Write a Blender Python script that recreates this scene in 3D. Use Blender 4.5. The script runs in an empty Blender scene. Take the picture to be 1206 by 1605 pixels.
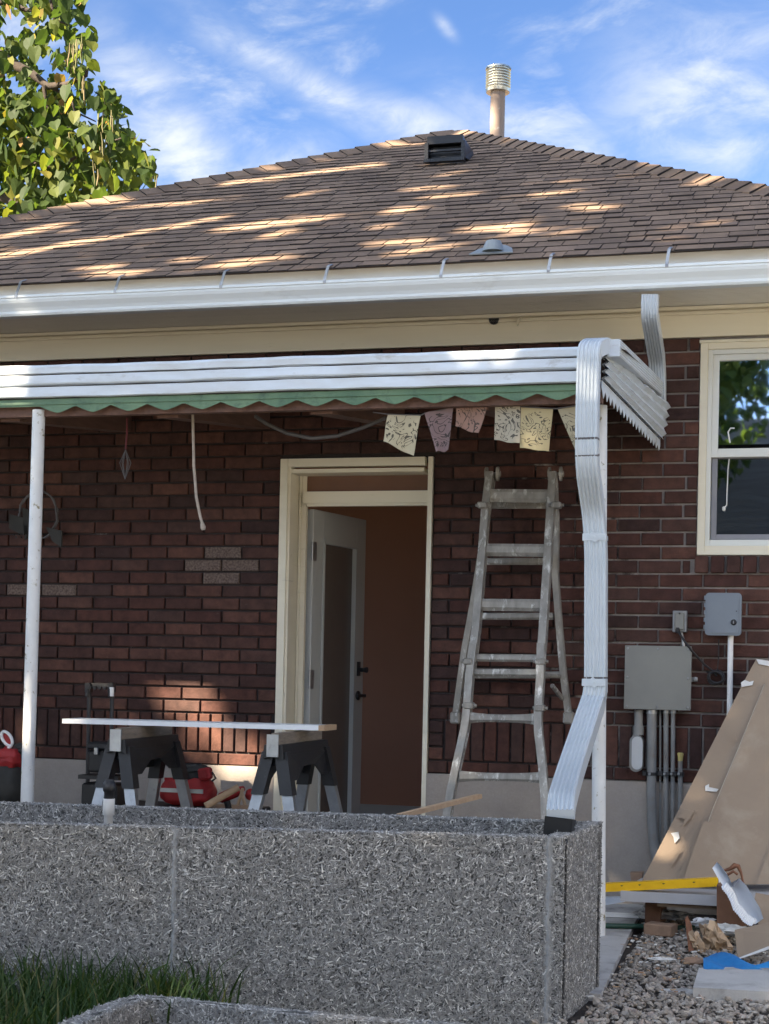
import bpy, math, random
import numpy as np
from mathutils import Vector, Matrix
random.seed(7); rng = np.random.default_rng(7)
S = bpy.context.scene
C = bpy.data.collections.new('place'); S.collection.children.link(C)
R = math.radians
# ------------------------------------------------------------------ camera
F = 2500.0; CAM = Vector((3.92398, -7.85283, 0.24001)); YAW, PIT, ROL, SH = 0.27187, 0.00967, 0.02105, 225.4671
fw = Vector((-math.sin(YAW)*math.cos(PIT), math.cos(YAW)*math.cos(PIT), math.sin(PIT)))
rt0 = Vector((math.cos(YAW), math.sin(YAW), 0)); up0 = rt0.cross(fw)
rt = rt0*math.cos(ROL)+up0*math.sin(ROL); up = up0*math.cos(ROL)-rt0*math.sin(ROL)
cd = bpy.data.cameras.new('camera'); cam = bpy.data.objects.new('camera', cd); C.objects.link(cam)
m = Matrix((rt, up, -fw)).transposed().to_4x4(); m.translation = CAM; cam.matrix_world = m
cd.sensor_fit = 'HORIZONTAL'; cd.sensor_width = 36; cd.lens = F/1206*36; cd.shift_y = SH/1206; cd.clip_end = 2000; cd.clip_start = .05
S.camera = cam
# ------------------------------------------------------------------ light
SUN_AZ, SUN_EL = 45, 34       # degrees left of the wall normal, above the horizon
SKY_STRENGTH, SUN_STRENGTH, EXPOSURE = 0.05, 4.4, 3.0
sv = Vector((-math.sin(R(SUN_AZ))*math.cos(R(SUN_EL)), -math.cos(R(SUN_AZ))*math.cos(R(SUN_EL)), math.sin(R(SUN_EL))))
sl = bpy.data.lights.new('sun', 'SUN'); sl.energy = SUN_STRENGTH; sl.angle = R(0.53); sl.color = (1, .84, .63)
so = bpy.data.objects.new('sun', sl); C.objects.link(so); so.rotation_euler = sv.to_track_quat('Z', 'Y').to_euler()
W = bpy.data.worlds.new('World'); S.world = W; W.use_nodes = True
wt = W.node_tree; wn = wt.nodes; wl = wt.links; wn.clear()
def N(t, ty, **k):
    n = t.nodes.new(ty)
    for a, b in k.items():
        if a.startswith('i_'): n.inputs[a[2:].replace('_', ' ')].default_value = b
        else: setattr(n, a, b)
    return n
def mth(t, op, a, b=None, c=None, clamp=False):
    n = t.nodes.new('ShaderNodeMath'); n.operation = op; n.use_clamp = clamp
    for i, v in enumerate((a, b, c)):
        if v is None: continue
        if isinstance(v, (int, float)): n.inputs[i].default_value = v
        else: t.links.new(v, n.inputs[i])
    return n.outputs[0]
sky = N(wt, 'ShaderNodeTexSky', sky_type='NISHITA', sun_disc=False, sun_elevation=R(SUN_EL), sun_rotation=R(180+SUN_AZ), air_density=0.5, dust_density=0.4, ozone_density=2.0)
tc = N(wt, 'ShaderNodeTexCoord'); sp = N(wt, 'ShaderNodeSeparateXYZ'); wl.new(tc.outputs['Generated'], sp.inputs[0])
yy = mth(wt, 'MAXIMUM', mth(wt, 'ABSOLUTE', sp.outputs[1]), .15)
u = mth(wt, 'DIVIDE', sp.outputs[0], yy); v = mth(wt, 'DIVIDE', sp.outputs[2], yy)
cb = N(wt, 'ShaderNodeCombineXYZ'); wl.new(u, cb.inputs[0]); wl.new(v, cb.inputs[1]); wl.new(mth(wt, 'SIGN', sp.outputs[1]), cb.inputs[2])
def wisp(scale, rot, sx, sy, det, dist, lo, hi):
    mp = N(wt, 'ShaderNodeMapping'); mp.inputs['Rotation'].default_value = (0, 0, R(rot)); mp.inputs['Scale'].default_value = (sx, sy, 1)
    wl.new(cb.outputs[0], mp.inputs[0])
    n = N(wt, 'ShaderNodeTexNoise'); n.inputs['Scale'].default_value = scale; n.inputs['Detail'].default_value = det
    n.inputs['Roughness'].default_value = .62; n.inputs['Distortion'].default_value = dist; wl.new(mp.outputs[0], n.inputs[0])
    r = N(wt, 'ShaderNodeMapRange', interpolation_type='SMOOTHSTEP'); r.inputs[1].default_value = lo; r.inputs[2].default_value = hi
    wl.new(n.outputs[0], r.inputs[0]); return r.outputs[0]
def sdir(px, py):
    d = fw*F+rt*(px-603)+up*(802.5+SH-py); return d.x/d.y, d.z/d.y
def blob(px, py, rx, ry, ang):        # a soft bank of cirrus at a fixed bearing in the sky
    a, b = sdir(px, py); ca, sa = math.cos(R(ang)), math.sin(R(ang))
    du = mth(wt, 'SUBTRACT', u, a); dv = mth(wt, 'SUBTRACT', v, b)
    p = mth(wt, 'ADD', mth(wt, 'MULTIPLY', du, ca/(rx/2500)), mth(wt, 'MULTIPLY', dv, sa/(rx/2500)))
    q = mth(wt, 'ADD', mth(wt, 'MULTIPLY', du, -sa/(ry/2500)), mth(wt, 'MULTIPLY', dv, ca/(ry/2500)))
    d2 = mth(wt, 'ADD', mth(wt, 'MULTIPLY', p, p), mth(wt, 'MULTIPLY', q, q))
    return mth(wt, 'POWER', 2.718, mth(wt, 'MULTIPLY', d2, -1.0))
fine = wisp(13, -38, 1, 2.2, 9, .45, .32, .74); broad = wisp(5, -20, 1, 1.6, 7, .6, .42, .75)
mask = None
for b in ((250, 190, 190, 70, -48), (300, 260, 130, 75, -40), (480, 130, 230, 32, -32), (640, 190, 130, 36, -18), (860, 215, 170, 45, -25), (1130, 140, 170, 120, 12), (1120, 210, 160, 60, -15), (698, 42, 22, 9, -50), (420, 270, 110, 50, 20)):
    g = blob(*b); mask = g if mask is None else mth(wt, 'MAXIMUM', mask, g)
cl = mth(wt, 'MULTIPLY', mask, mth(wt, 'ADD', mth(wt, 'MULTIPLY', fine, .80), .18))
gen = mth(wt, 'MULTIPLY', mth(wt, 'MULTIPLY', broad, fine), 1.1)
cov = mth(wt, 'MAXIMUM', cl, gen, clamp=True)
mx = N(wt, 'ShaderNodeMix', data_type='RGBA'); wl.new(cov, mx.inputs[0]); 
tint = N(wt, 'ShaderNodeMix', data_type='RGBA', blend_type='MULTIPLY'); tint.inputs[0].default_value = 1; tint.inputs[7].default_value = (.66, .78, .88, 1)
wl.new(sky.outputs[0], tint.inputs[6]); wl.new(tint.outputs[2], mx.inputs[6]); 
svn = N(wt, 'ShaderNodeVectorMath', operation='DOT_PRODUCT'); wl.new(tc.outputs['Generated'], svn.inputs[0]); svn.inputs[1].default_value = tuple(sv)
phase = mth(wt, 'ADD', 1.0, mth(wt, 'MULTIPLY', mth(wt, 'POWER', mth(wt, 'MAXIMUM', svn.outputs['Value'], 0.0), 2.0), 22.0))   # cirrus scatters forward: brighter round the sun, gain raised for fill from unseen sky
cc = N(wt, 'ShaderNodeVectorMath', operation='SCALE'); cc.inputs[0].default_value = (2.6, 2.72, 2.82); wl.new(phase, cc.inputs['Scale']); wl.new(cc.outputs[0], mx.inputs[7])
bg = N(wt, 'ShaderNodeBackground'); bg.inputs[1].default_value = SKY_STRENGTH; wl.new(mx.outputs[2], bg.inputs[0])
wo = N(wt, 'ShaderNodeOutputWorld'); wl.new(bg.outputs[0], wo.inputs[0])
vs = S.view_settings; vs.view_transform = 'Standard'; vs.look = 'None'; vs.exposure = EXPOSURE; vs.gamma = 1; vs.use_curve_mapping = False
# ------------------------------------------------------------------ helpers
def ray(px, py): return (fw*F+rt*(px-603)+up*(802.5+SH-py))
def P(px, py, d):                      # point of the wall-parallel plane d metres in front of the brick wall
    r = ray(px, py); return CAM+r*((-d-CAM.y)/r.y)
def G(px, py, z): r = ray(px, py); return CAM+r*((z-CAM.z)/r.z)
def proj(p):
    d = Vector(p)-CAM; w = d.dot(fw); return 603+F*d.dot(rt)/w, 802.5+SH-F*d.dot(up)/w
WL = {}
def link(o, parent, loc):
    loc = Vector(loc); C.objects.link(o); WL[o] = loc
    if parent is not None: o.parent = parent; o.location = loc-WL[parent]
    else: o.location = loc
    return o
def thing(name, label, cat, loc, group=None):
    o = bpy.data.objects.new(name, None); o.empty_display_size = .1; link(o, None, loc); o['label'] = label; o['category'] = cat
    if group: o['group'] = group
    return o
def tag(o, label, cat, group=None):
    o['label'] = label; o['category'] = cat
    if group: o['group'] = group
    return o
def kind(o, k): o['kind'] = k; return o
class MB:
    def __init__(s): s.v = []; s.f = []; s.sm = []
    def add(s, vs, fs, smooth=False):
        n = len(s.v); s.v += [tuple(x) for x in vs]; s.f += [tuple(i+n for i in f) for f in fs]; s.sm += [smooth]*len(fs); return s
    def box(s, c, size, rot=None, bev=0.0):
        c = Vector(c); hx, hy, hz = size[0]/2, size[1]/2, size[2]/2
        b = min(bev, hx*.45, hy*.45, hz*.45)
        if b <= 0:
            vs = [Vector((x, y, z)) for x in (-hx, hx) for y in (-hy, hy) for z in (-hz, hz)]
            fs = [(0,1,3,2),(4,6,7,5),(0,4,5,1),(2,3,7,6),(0,2,6,4),(1,5,7,3)]
        else:
            vs = []; idx = {}
            for sx in (-1,1):
                for sy in (-1,1):
                    for sz in (-1,1):
                        for a in range(3):
                            p = [sx*(hx-b), sy*(hy-b), sz*(hz-b)]; q = [sx*hx, sy*hy, sz*hz]; p[a] = q[a]
                            idx[(sx,sy,sz,a)] = len(vs); vs.append(Vector(p))
            fs = []
            for a in range(3):
                o1, o2 = (a+1)%3, (a+2)%3
                for sgn in (-1,1):
                    f = []
                    for (t1,t2) in ((-1,-1),(1,-1),(1,1),(-1,1)):
                        k = [0,0,0]; k[a]=sgn; k[o1]=t1; k[o2]=t2; f.append(idx[(*k,a)])
                    fs.append(tuple(f if sgn>0 else f[::-1]))
                for t1 in (-1,1):
                    for t2 in (-1,1):
                        f = []
                        for sgn, ax in ((-1,o1),(1,o1),(1,o2),(-1,o2)):
                            k = [0,0,0]; k[a]=sgn; k[o1]=t1; k[o2]=t2; f.append(idx[(*k,ax)])
                        fs.append(tuple(f))
            for sx in (-1,1):
                for sy in (-1,1):
                    for sz in (-1,1): fs.append(tuple(idx[(sx,sy,sz,a)] for a in range(3)))
        if rot is not None: vs = [rot @ w for w in vs]
        return s.add([c+w for w in vs], fs)
    def prism(s, poly, ext):           # polygon (3D points) pushed along ext
        ext = Vector(ext); n = len(poly); a = [Vector(p) for p in poly]; b = [p+ext for p in a]
        return s.add(a+b, [tuple(range(n))[::-1], tuple(range(n, 2*n))]+[(i, (i+1)%n, (i+1)%n+n, i+n) for i in range(n)])
    def tube(s, pts, r, n=10, cap=True, smooth=True):
        pts = [Vector(p) for p in pts]; k = len(pts); rr = r if isinstance(r, (list, tuple)) else [r]*k
        vs = []; fs = []; px = None
        for i, p in enumerate(pts):
            t = (pts[min(i+1, k-1)]-pts[max(i-1, 0)]).normalized()
            if px is None: px = t.orthogonal().normalized()
            px = (px-t*px.dot(t)).normalized(); py = t.cross(px)
            for j in range(n):
                a = 2*math.pi*j/n; vs.append(p+(px*math.cos(a)+py*math.sin(a))*rr[i])
        for i in range(k-1):
            for j in range(n): fs.append((i*n+j, i*n+(j+1)%n, (i+1)*n+(j+1)%n, (i+1)*n+j))
        s.add(vs, fs, smooth)
        if cap: s.add(vs[:n], [tuple(range(n))[::-1]]); s.add(vs[-n:], [tuple(range(n))])
        return s
    def lathe(s, base, axis, prof, n=20, smooth=True):
        axis = Vector(axis).normalized(); a = axis.orthogonal().normalized(); b = axis.cross(a); vs = []; fs = []
        for h, r in prof:
            for j in range(n):
                t = 2*math.pi*j/n; vs.append(Vector(base)+axis*h+(a*math.cos(t)+b*math.sin(t))*r)
        for i in range(len(prof)-1):
            for j in range(n): fs.append((i*n+j, i*n+(j+1)%n, (i+1)*n+(j+1)%n, (i+1)*n+j))
        s.add(vs, fs, smooth); s.add(vs[:n], [tuple(range(n))[::-1]]); s.add(vs[-n:], [tuple(range(n))]); return s
    def sweep(s, pts, wax, prof, closed=True, cap=True, scl=None, smooth=False):
        # profile (w, n) swept along pts: w along the width axis, n along the outward normal
        pts = [Vector(p) for p in pts]; k = len(pts); m_ = len(prof); vs = []; fs = []
        for i, p in enumerate(pts):
            t = (pts[min(i+1, k-1)]-pts[max(i-1, 0)]).normalized()
            wv = Vector(wax) if not isinstance(wax, list) else wax[i]
            wv = (wv-t*wv.dot(t)).normalized(); nv = wv.cross(t); q = 1 if scl is None else scl[i]
            for (a, b) in prof: vs.append(p+wv*a*q+nv*b*q)
        for i in range(k-1):
            for j in range(m_ if closed else m_-1): fs.append((i*m_+j, (i+1)*m_+j, (i+1)*m_+(j+1)%m_, i*m_+(j+1)%m_))
        s.add(vs, fs, smooth)
        if cap: s.add(vs[:m_], [tuple(range(m_))]); s.add(vs[-m_:], [tuple(range(m_))[::-1]])
        return s
    def mesh(s, name, mat, off=(0,0,0)):
        me = bpy.data.meshes.new(name); o = Vector(off); me.from_pydata([(x-o.x, y-o.y, z-o.z) for x, y, z in s.v], [], s.f)
        me.polygons.foreach_set('use_smooth', s.sm); me.materials.append(mat); me.update(); return me
    def build(s, name, mat, parent=None, loc=None):
        if loc is None:
            if parent is not None: loc = WL[parent]
            else:
                a = np.array(s.v); loc = Vector((a[:,0].mean(), a[:,1].mean(), a[:,2].min()))
        return link(bpy.data.objects.new(name, s.mesh(name, mat, loc)), parent, loc)
def nmesh(name, verts, faces, mat, tint=None, smooth=False, mat2=None, mi=None):     # fast numpy mesh, faces all of one size
    me = bpy.data.meshes.new(name); verts = np.asarray(verts, np.float32); faces = np.asarray(faces, np.int32); k = faces.shape[1]
    me.vertices.add(len(verts)); me.vertices.foreach_set('co', verts.ravel())
    me.loops.add(faces.size); me.loops.foreach_set('vertex_index', faces.ravel())
    me.polygons.add(len(faces)); me.polygons.foreach_set('loop_start', np.arange(0, faces.size, k, dtype=np.int32))
    me.polygons.foreach_set('loop_total', np.full(len(faces), k, np.int32)); me.polygons.foreach_set('use_smooth', np.full(len(faces), smooth))
    me.update(calc_edges=True); me.materials.append(mat)
    if mat2: me.materials.append(mat2); me.polygons.foreach_set('material_index', np.asarray(mi, np.int32))
    if tint is not None:
        at = me.attributes.new('tint', 'FLOAT', 'POINT'); at.data.foreach_set('value', np.asarray(tint, np.float32))
    return me
# ------------------------------------------------------------------ materials
def base_mat(name):
    mt = bpy.data.materials.new(name); mt.use_nodes = True; t = mt.node_tree
    return mt, t, t.nodes['Principled BSDF']
def ramp(t, fac, stops):
    r = t.nodes.new('ShaderNodeValToRGB'); e = r.color_ramp.elements
    while len(e) < len(stops): e.new(.5)
    for i, (p, c) in enumerate(stops): e[i].position = p; e[i].color = (*c, 1)
    t.links.new(fac, r.inputs[0]); return r.outputs[0]
def noise(t, scale, det=5, rough=.6, dist=0, vec=None, stretch=None):
    n = t.nodes.new('ShaderNodeTexNoise'); n.inputs['Scale'].default_value = scale; n.inputs['Detail'].default_value = det
    n.inputs['Roughness'].default_value = rough; n.inputs['Distortion'].default_value = dist
    if vec is None: vec = t.nodes.new('ShaderNodeNewGeometry').outputs['Position']
    if stretch:
        mp = t.nodes.new('ShaderNodeMapping'); mp.inputs['Scale'].default_value = stretch; t.links.new(vec, mp.inputs[0]); vec = mp.outputs[0]
    t.links.new(vec, n.inputs[0]); return n.outputs[0]
def bump(t, bs, h, strength, dist=.01):
    b = t.nodes.new('ShaderNodeBump'); b.inputs['Strength'].default_value = strength; b.inputs['Distance'].default_value = dist
    t.links.new(h, b.inputs['Height']); t.links.new(b.outputs[0], bs.inputs['Normal'])
def mixc(t, fac, a, b):
    n = t.nodes.new('ShaderNodeMix'); n.data_type = 'RGBA'
    for i, x in ((0, fac), (6, a), (7, b)):
        if isinstance(x, (int, float)): n.inputs[i].default_value = x
        elif isinstance(x, tuple): n.inputs[i].default_value = (*x, 1)
        else: t.links.new(x, n.inputs[i])
    return n.outputs[2]
def mat(name, c1, c2=None, rough=.6, metal=0, scale=6, bstr=.15, bscale=60, bdist=.003, stretch=None, dirt=None, dscale=3, dlo=.5, dhi=.75, coord=None, fine=0):
    mt, t, b = base_mat(name); c2 = c2 or tuple(x*.8 for x in c1)
    vec = None
    if coord == 'object': vec = t.nodes.new('ShaderNodeTexCoord').outputs['Object']
    col = ramp(t, noise(t, scale, stretch=stretch, vec=vec), [(.3, c1), (.7, c2)])
    if fine:
        col = mixc(t, mth(t, 'MULTIPLY', noise(t, bscale*1.7, 3, .7, vec=vec), fine), col, tuple(x*.45 for x in c1))
    if dirt:
        r = t.nodes.new('ShaderNodeMapRange'); r.inputs[1].default_value = dlo; r.inputs[2].default_value = dhi
        t.links.new(noise(t, dscale, 9, .68, .3, vec=vec, stretch=stretch), r.inputs[0]); col = mixc(t, r.outputs[0], col, dirt)
    t.links.new(col, b.inputs['Base Color']); b.inputs['Roughness'].default_value = rough; b.inputs['Metallic'].default_value = metal
    if bstr: bump(t, b, noise(t, bscale, 5, .65, vec=vec, stretch=stretch), bstr, bdist)
    return mt
def tint_out(t):                       # one random value per piece: the object's own, plus the piece's attribute in joined meshes
    a = t.nodes.new('ShaderNodeAttribute'); a.attribute_name = 'tint'; oi = t.nodes.new('ShaderNodeObjectInfo')
    return mth(t, 'FRACT', mth(t, 'ADD', a.outputs['Fac'], oi.outputs['Random']))
def piece_mat(name, stops, rough=.85, nscale=9, namt=.25, bstr=.5, bscale=90, bdist=.003, dirt=None, dlo=.55, dhi=.8, dscale=6, spec=.3):
    mt, t, b = base_mat(name); tv = tint_out(t)
    cr = ramp(t, tv, stops); nz = noise(t, nscale, 6, .65)
    r = t.nodes.new('ShaderNodeMapRange'); r.inputs[1].default_value = .3; r.inputs[2].default_value = .7; r.inputs[3].default_value = 1-namt; r.inputs[4].default_value = 1+namt
    t.links.new(nz, r.inputs[0]); vm = t.nodes.new('ShaderNodeVectorMath'); vm.operation = 'SCALE'; t.links.new(cr, vm.inputs[0]); t.links.new(r.outputs[0], vm.inputs['Scale'])
    col = vm.outputs[0]
    if dirt:
        r2 = t.nodes.new('ShaderNodeMapRange'); r2.inputs[1].default_value = dlo; r2.inputs[2].default_value = dhi
        t.links.new(noise(t, dscale, 10, .7, .4), r2.inputs[0]); col = mixc(t, r2.outputs[0], col, dirt)
    t.links.new(col, b.inputs['Base Color']); b.inputs['Roughness'].default_value = rough; b.inputs['Specular IOR Level'].default_value = spec
    bump(t, b, noise(t, bscale, 5, .7), bstr, bdist); return mt
M = {}
M['brick'] = piece_mat('brick_maroon', [(0, (.060, .026, .021)), (.25, (.080, .033, .024)), (.5, (.044, .023, .020)), (.8, (.108, .048, .034)), (1, (.058, .032, .027))], nscale=16, namt=.38, bscale=95, bstr=.8, bdist=.004, dirt=(.15, .11, .095), dlo=.62, dhi=.86, dscale=30)
M['brick_pale'] = mat('brick_chalky', (.20, .15, .12), (.055, .028, .022), rough=.9, scale=90, bstr=.6, bscale=120)
M['mortar'] = mat('mortar', (.17, .15, .14), (.08, .07, .068), rough=.95, scale=14, bstr=.7, bscale=110, bdist=.005, dirt=(.035, .028, .028), dscale=5, dlo=.46, dhi=.58)
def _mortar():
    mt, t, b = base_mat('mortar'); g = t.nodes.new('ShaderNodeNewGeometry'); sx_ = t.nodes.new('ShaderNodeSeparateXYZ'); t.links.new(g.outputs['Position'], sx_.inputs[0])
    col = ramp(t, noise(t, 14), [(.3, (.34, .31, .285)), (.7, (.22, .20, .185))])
    rr = t.nodes.new('ShaderNodeMapRange'); rr.inputs[1].default_value = 2.3; rr.inputs[2].default_value = 3.2; rr.inputs[3].default_value = .22; rr.inputs[4].default_value = -.12; t.links.new(sx_.outputs[0], rr.inputs[0])  # mortar darkened towards the left, painting in shade below the patio cover
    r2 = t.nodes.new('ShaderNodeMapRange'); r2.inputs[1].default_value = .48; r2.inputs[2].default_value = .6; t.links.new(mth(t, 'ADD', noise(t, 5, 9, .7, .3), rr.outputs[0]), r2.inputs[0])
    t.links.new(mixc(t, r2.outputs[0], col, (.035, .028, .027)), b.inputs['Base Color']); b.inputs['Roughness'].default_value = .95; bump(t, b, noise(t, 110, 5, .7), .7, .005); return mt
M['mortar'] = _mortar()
M['concrete'] = mat('foundation_concrete', (.42, .37, .32), (.33, .29, .26), rough=.9, scale=5, bstr=.5, bscale=55, bdist=.004, fine=.5)
M['slab'] = mat('slab_concrete', (.55, .54, .52), (.44, .43, .42), rough=.9, scale=4, bstr=.4, bscale=70, bdist=.003, fine=.4, dirt=(.15, .14, .13), dscale=5)
M['shingle'] = piece_mat('asphalt_shingle', [(0, (.24, .165, .115)), (.35, (.205, .143, .102)), (.6, (.27, .185, .128)), (.85, (.178, .126, .094)), (1, (.24, .165, .118))], rough=.95, nscale=3, namt=.25, bscale=260, bstr=.8, bdist=.002, dirt=(.06, .05, .046), dlo=.62, dhi=.85, dscale=40, spec=.15)
M['asphalt'] = mat('asphalt_cut_edge', (.022, .018, .017), (.035, .028, .026), rough=.95, scale=40)
M['cream'] = mat('cream_trim', (.80, .74, .58), (.74, .68, .53), rough=.55, scale=3, bstr=.12, bscale=25, bdist=.003, stretch=(.4, 1, 4), dirt=(.42, .37, .27), dscale=9, dlo=.62, dhi=.85)
M['soffit'] = mat('soffit_paint', (.86, .82, .73), (.80, .76, .67), rough=.6, scale=3, bstr=.3, bscale=30, bdist=.004, stretch=(.15, 6, 1))
M['gutter'] = mat('gutter_white', (.77, .82, .83), (.70, .75, .76), rough=.55, scale=3, bstr=.03, bscale=10, stretch=(.3, 1, 1), dirt=(.48, .48, .45), dscale=8, dlo=.6, dhi=.85)
M['white'] = mat('white_aluminium', (.58, .63, .67), (.52, .575, .61), rough=.30, scale=5, bstr=.04, bscale=15, dirt=(.45, .44, .42), dscale=14, dlo=.62, dhi=.8)
M['white_dirty'] = mat('weathered_white_metal', (.64, .71, .78), (.54, .57, .59), rough=.5, scale=10, bstr=.1, bscale=30, dirt=(.30, .28, .25), dscale=12, dlo=.58, dhi=.80, stretch=(.5, 1, 1.6))
M['post'] = mat('chipped_post_paint', (.76, .77, .76), (.64, .65, .64), rough=.5, scale=8, bstr=.2, bscale=50, dirt=(.25, .22, .12), dscale=26, dlo=.60, dhi=.66)
M['green'] = mat('green_valance', (.065, .145, .080), (.13, .22, .12), rough=.5, scale=5, bstr=.1, bscale=20, dirt=(.05, .10, .06), dscale=16, dlo=.5, dhi=.72)
M['rafter'] = mat('brown_rafter', (.16, .085, .06), (.10, .055, .04), rough=.8, scale=10, stretch=(4, .5, 4), bstr=.3, bscale=40)
M['under'] = mat('cover_underside', (.11, .075, .062), (.08, .055, .05), rough=.8, scale=6)
M['black'] = mat('black_plastic', (.010, .010, .011), (.018, .017, .018), rough=.5, scale=20, dirt=(.10, .095, .09), dscale=28, dlo=.6, dhi=.85)
M['blackmetal'] = mat('black_metal', (.02, .021, .024), (.03, .03, .032), rough=.4, scale=20)
M['steel'] = mat('galvanised_steel', (.42, .43, .44), (.30, .31, .32), rough=.38, metal=.8, scale=14, dirt=(.2, .19, .18), dscale=20, dlo=.6, dhi=.85)
M['alu'] = mat('paint_spotted_aluminium', (.36, .34, .30), (.20, .19, .17), rough=.5, metal=.25, scale=22, stretch=(1, 1, .4), bstr=.3, bscale=60, dirt=(.72, .71, .67), dscale=26, dlo=.55, dhi=.68)
M['boxgrey'] = mat('grey_enclosure', (.235, .235, .21), (.20, .20, .185), rough=.45, scale=4, bstr=.05)
M['conduit'] = mat('grey_conduit', (.24, .24, .23), (.19, .19, .185), rough=.5, scale=9, bstr=.1, dirt=(.18, .12, .08), dscale=9, dlo=.55, dhi=.8)
M['ctrl'] = mat('controller_plastic', (.21, .24, .27), (.18, .205, .235), rough=.4, scale=5, bstr=.05)
M['pvc'] = mat('white_pvc', (.86, .85, .82), (.78, .77, .74), rough=.4, scale=9, bstr=.05, dirt=(.45, .40, .36), dscale=15, dlo=.6, dhi=.85)
M['kraft'] = mat('brown_backing_paper', (.33, .25, .175), (.28, .21, .15), rough=.75, scale=4, bstr=.15, bscale=12, bdist=.01, dirt=(.38, .31, .23), dscale=3.5, dlo=.56, dhi=.75)
M['gypsum'] = mat('gypsum_edge', (.74, .73, .70), (.6, .59, .56), rough=.9, scale=30, bstr=.5, bscale=90)
M['yellow'] = mat('yellow_level_paint', (.95, .56, .012), (.85, .48, .008), rough=.4, scale=20, dirt=(.12, .09, .03), dscale=24, dlo=.66, dhi=.72, bstr=.05)
M['paperedge'] = mat('paper_edge', (.50, .43, .34), (.42, .36, .28), rough=.85)
M['greyboard'] = mat('grey_board', (.50, .495, .50), (.42, .415, .42), rough=.7, scale=5, bstr=.2)
M['wood'] = mat('raw_wood', (.48, .33, .20), (.38, .25, .15), rough=.75, scale=8, stretch=(1, 6, 6), bstr=.25, bscale=40)
M['oldwood'] = mat('weathered_wood', (.27, .22, .17), (.16, .13, .10), rough=.85, scale=12, stretch=(6, 1, 6), bstr=.3, bscale=40)
M['tanbrick'] = mat('tan_brick', (.36, .23, .15), (.28, .18, .12), rough=.9, scale=30, bstr=.6, bscale=90)
M['rust'] = mat('rusty_brown_block', (.20, .10, .055), (.13, .062, .035), rough=.85, scale=10, bstr=.4)
M['copper'] = mat('rusty_scrap', (.28, .12, .06), (.16, .07, .04), rough=.6, metal=.3, scale=20)
M['flash'] = mat('silver_flashing', (.74, .79, .86), (.60, .65, .72), rough=.4, metal=.25, scale=6, bstr=.2, bscale=25)
M['paperbag'] = mat('crumpled_paper', (.55, .40, .26), (.44, .31, .20), rough=.85, scale=9, bstr=.5, bscale=14, bdist=.02)
M['blue'] = mat('blue_cloth', (.015, .22, .55), (.01, .15, .42), rough=.7, scale=9, bstr=.4, bscale=60)
M['hose'] = mat('green_hose', (.02, .075, .05), (.015, .05, .035), rough=.45, scale=12)
M['red'] = mat('red_tool_fabric', (.42, .025, .025), (.30, .015, .018), rough=.6, scale=15, bstr=.3)
M['cloth_dark'] = mat('dark_canvas', (.035, .035, .032), (.05, .047, .042), rough=.9, scale=18, bstr=.5, bscale=50)
M['rope'] = mat('beige_rope', (.42, .36, .30), (.32, .27, .22), rough=.9, scale=60)
M['wire'] = mat('grey_cable', (.12, .11, .11), (.09, .085, .085), rough=.6)
M['blackcord'] = mat('black_cord', (.012, .012, .014), (.018, .018, .02), rough=.45)
M['doorwhite'] = mat('door_paint', (.52, .53, .50), (.48, .49, .46), rough=.5, scale=3, bstr=.03)
M['interior'] = mat('terracotta_wall', (.50, .27, .18), (.46, .25, .165), rough=.85, scale=2, bstr=.1)
M['ifloor'] = mat('hall_floor', (.12, .06, .04), (.09, .045, .03), rough=.5, scale=3)
M['vinyl'] = mat('window_vinyl', (.74, .75, .70), (.70, .71, .66), rough=.4, scale=4, bstr=.02)
M['screenframe'] = mat('grey_screen_frame', (.26, .26, .28), (.23, .23, .25), rough=.5, scale=5)
M['ventblack'] = mat('roof_vent_metal', (.010, .011, .015), (.016, .018, .024), rough=.38, scale=12, bstr=.05)
M['flue'] = mat('flue_paint', (.36, .27, .22), (.30, .23, .19), rough=.6, scale=6, dirt=(.5, .47, .42), dscale=20, dlo=.6, dhi=.68)
M['fluecap'] = mat('flue_cap_metal', (.62, .62, .56), (.5, .5, .46), rough=.33, metal=.85, scale=20, dirt=(.25, .23, .2), dscale=25)
M['flashing'] = mat('lead_flashing', (.32, .35, .36), (.24, .27, .28), rough=.5, metal=.4, scale=9)
M['bark'] = mat('bark', (.055, .04, .032), (.03, .024, .02), rough=.95, scale=14, bstr=.8, bscale=30, bdist=.01)
M['soil'] = mat('dark_soil', (.05, .038, .03), (.03, .024, .02), rough=1, scale=18, bstr=.8, bscale=40, bdist=.02)
M['ground'] = mat('ground_soil', (.17, .15, .10), (.12, .12, .07), rough=1, scale=2, bstr=.6, bscale=18, bdist=.03)
M['gravel'] = piece_mat('gravel_stone', [(0, (.28, .245, .21)), (.3, (.37, .335, .29)), (.6, (.20, .175, .15)), (.85, (.47, .43, .38)), (1, (.32, .25, .21))], rough=.9, nscale=40, namt=.3, bscale=140, bstr=.5)
M['chip'] = piece_mat('wood_chip', [(0, (.21, .208, .20)), (.35, (.31, .305, .295)), (.6, (.15, .15, .147)), (.86, (.40, .395, .38)), (.95, (.66, .65, .62)), (1, (.3, .3, .3))], rough=.9, nscale=30, namt=.2, bscale=150)
M['binder'] = mat('chip_binder', (.13, .13, .128), (.06, .06, .06), rough=.95, scale=70, bstr=1, bscale=110, bdist=.01)
M['mortarpale'] = mat('pale_joint', (.34, .35, .35), (.24, .25, .26), rough=.95, scale=25, bstr=1, bscale=60, bdist=.01)
M['foil'] = mat('crumpled_foil', (.6, .6, .6), (.3, .3, .3), rough=.4, metal=.5, scale=30)
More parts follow.
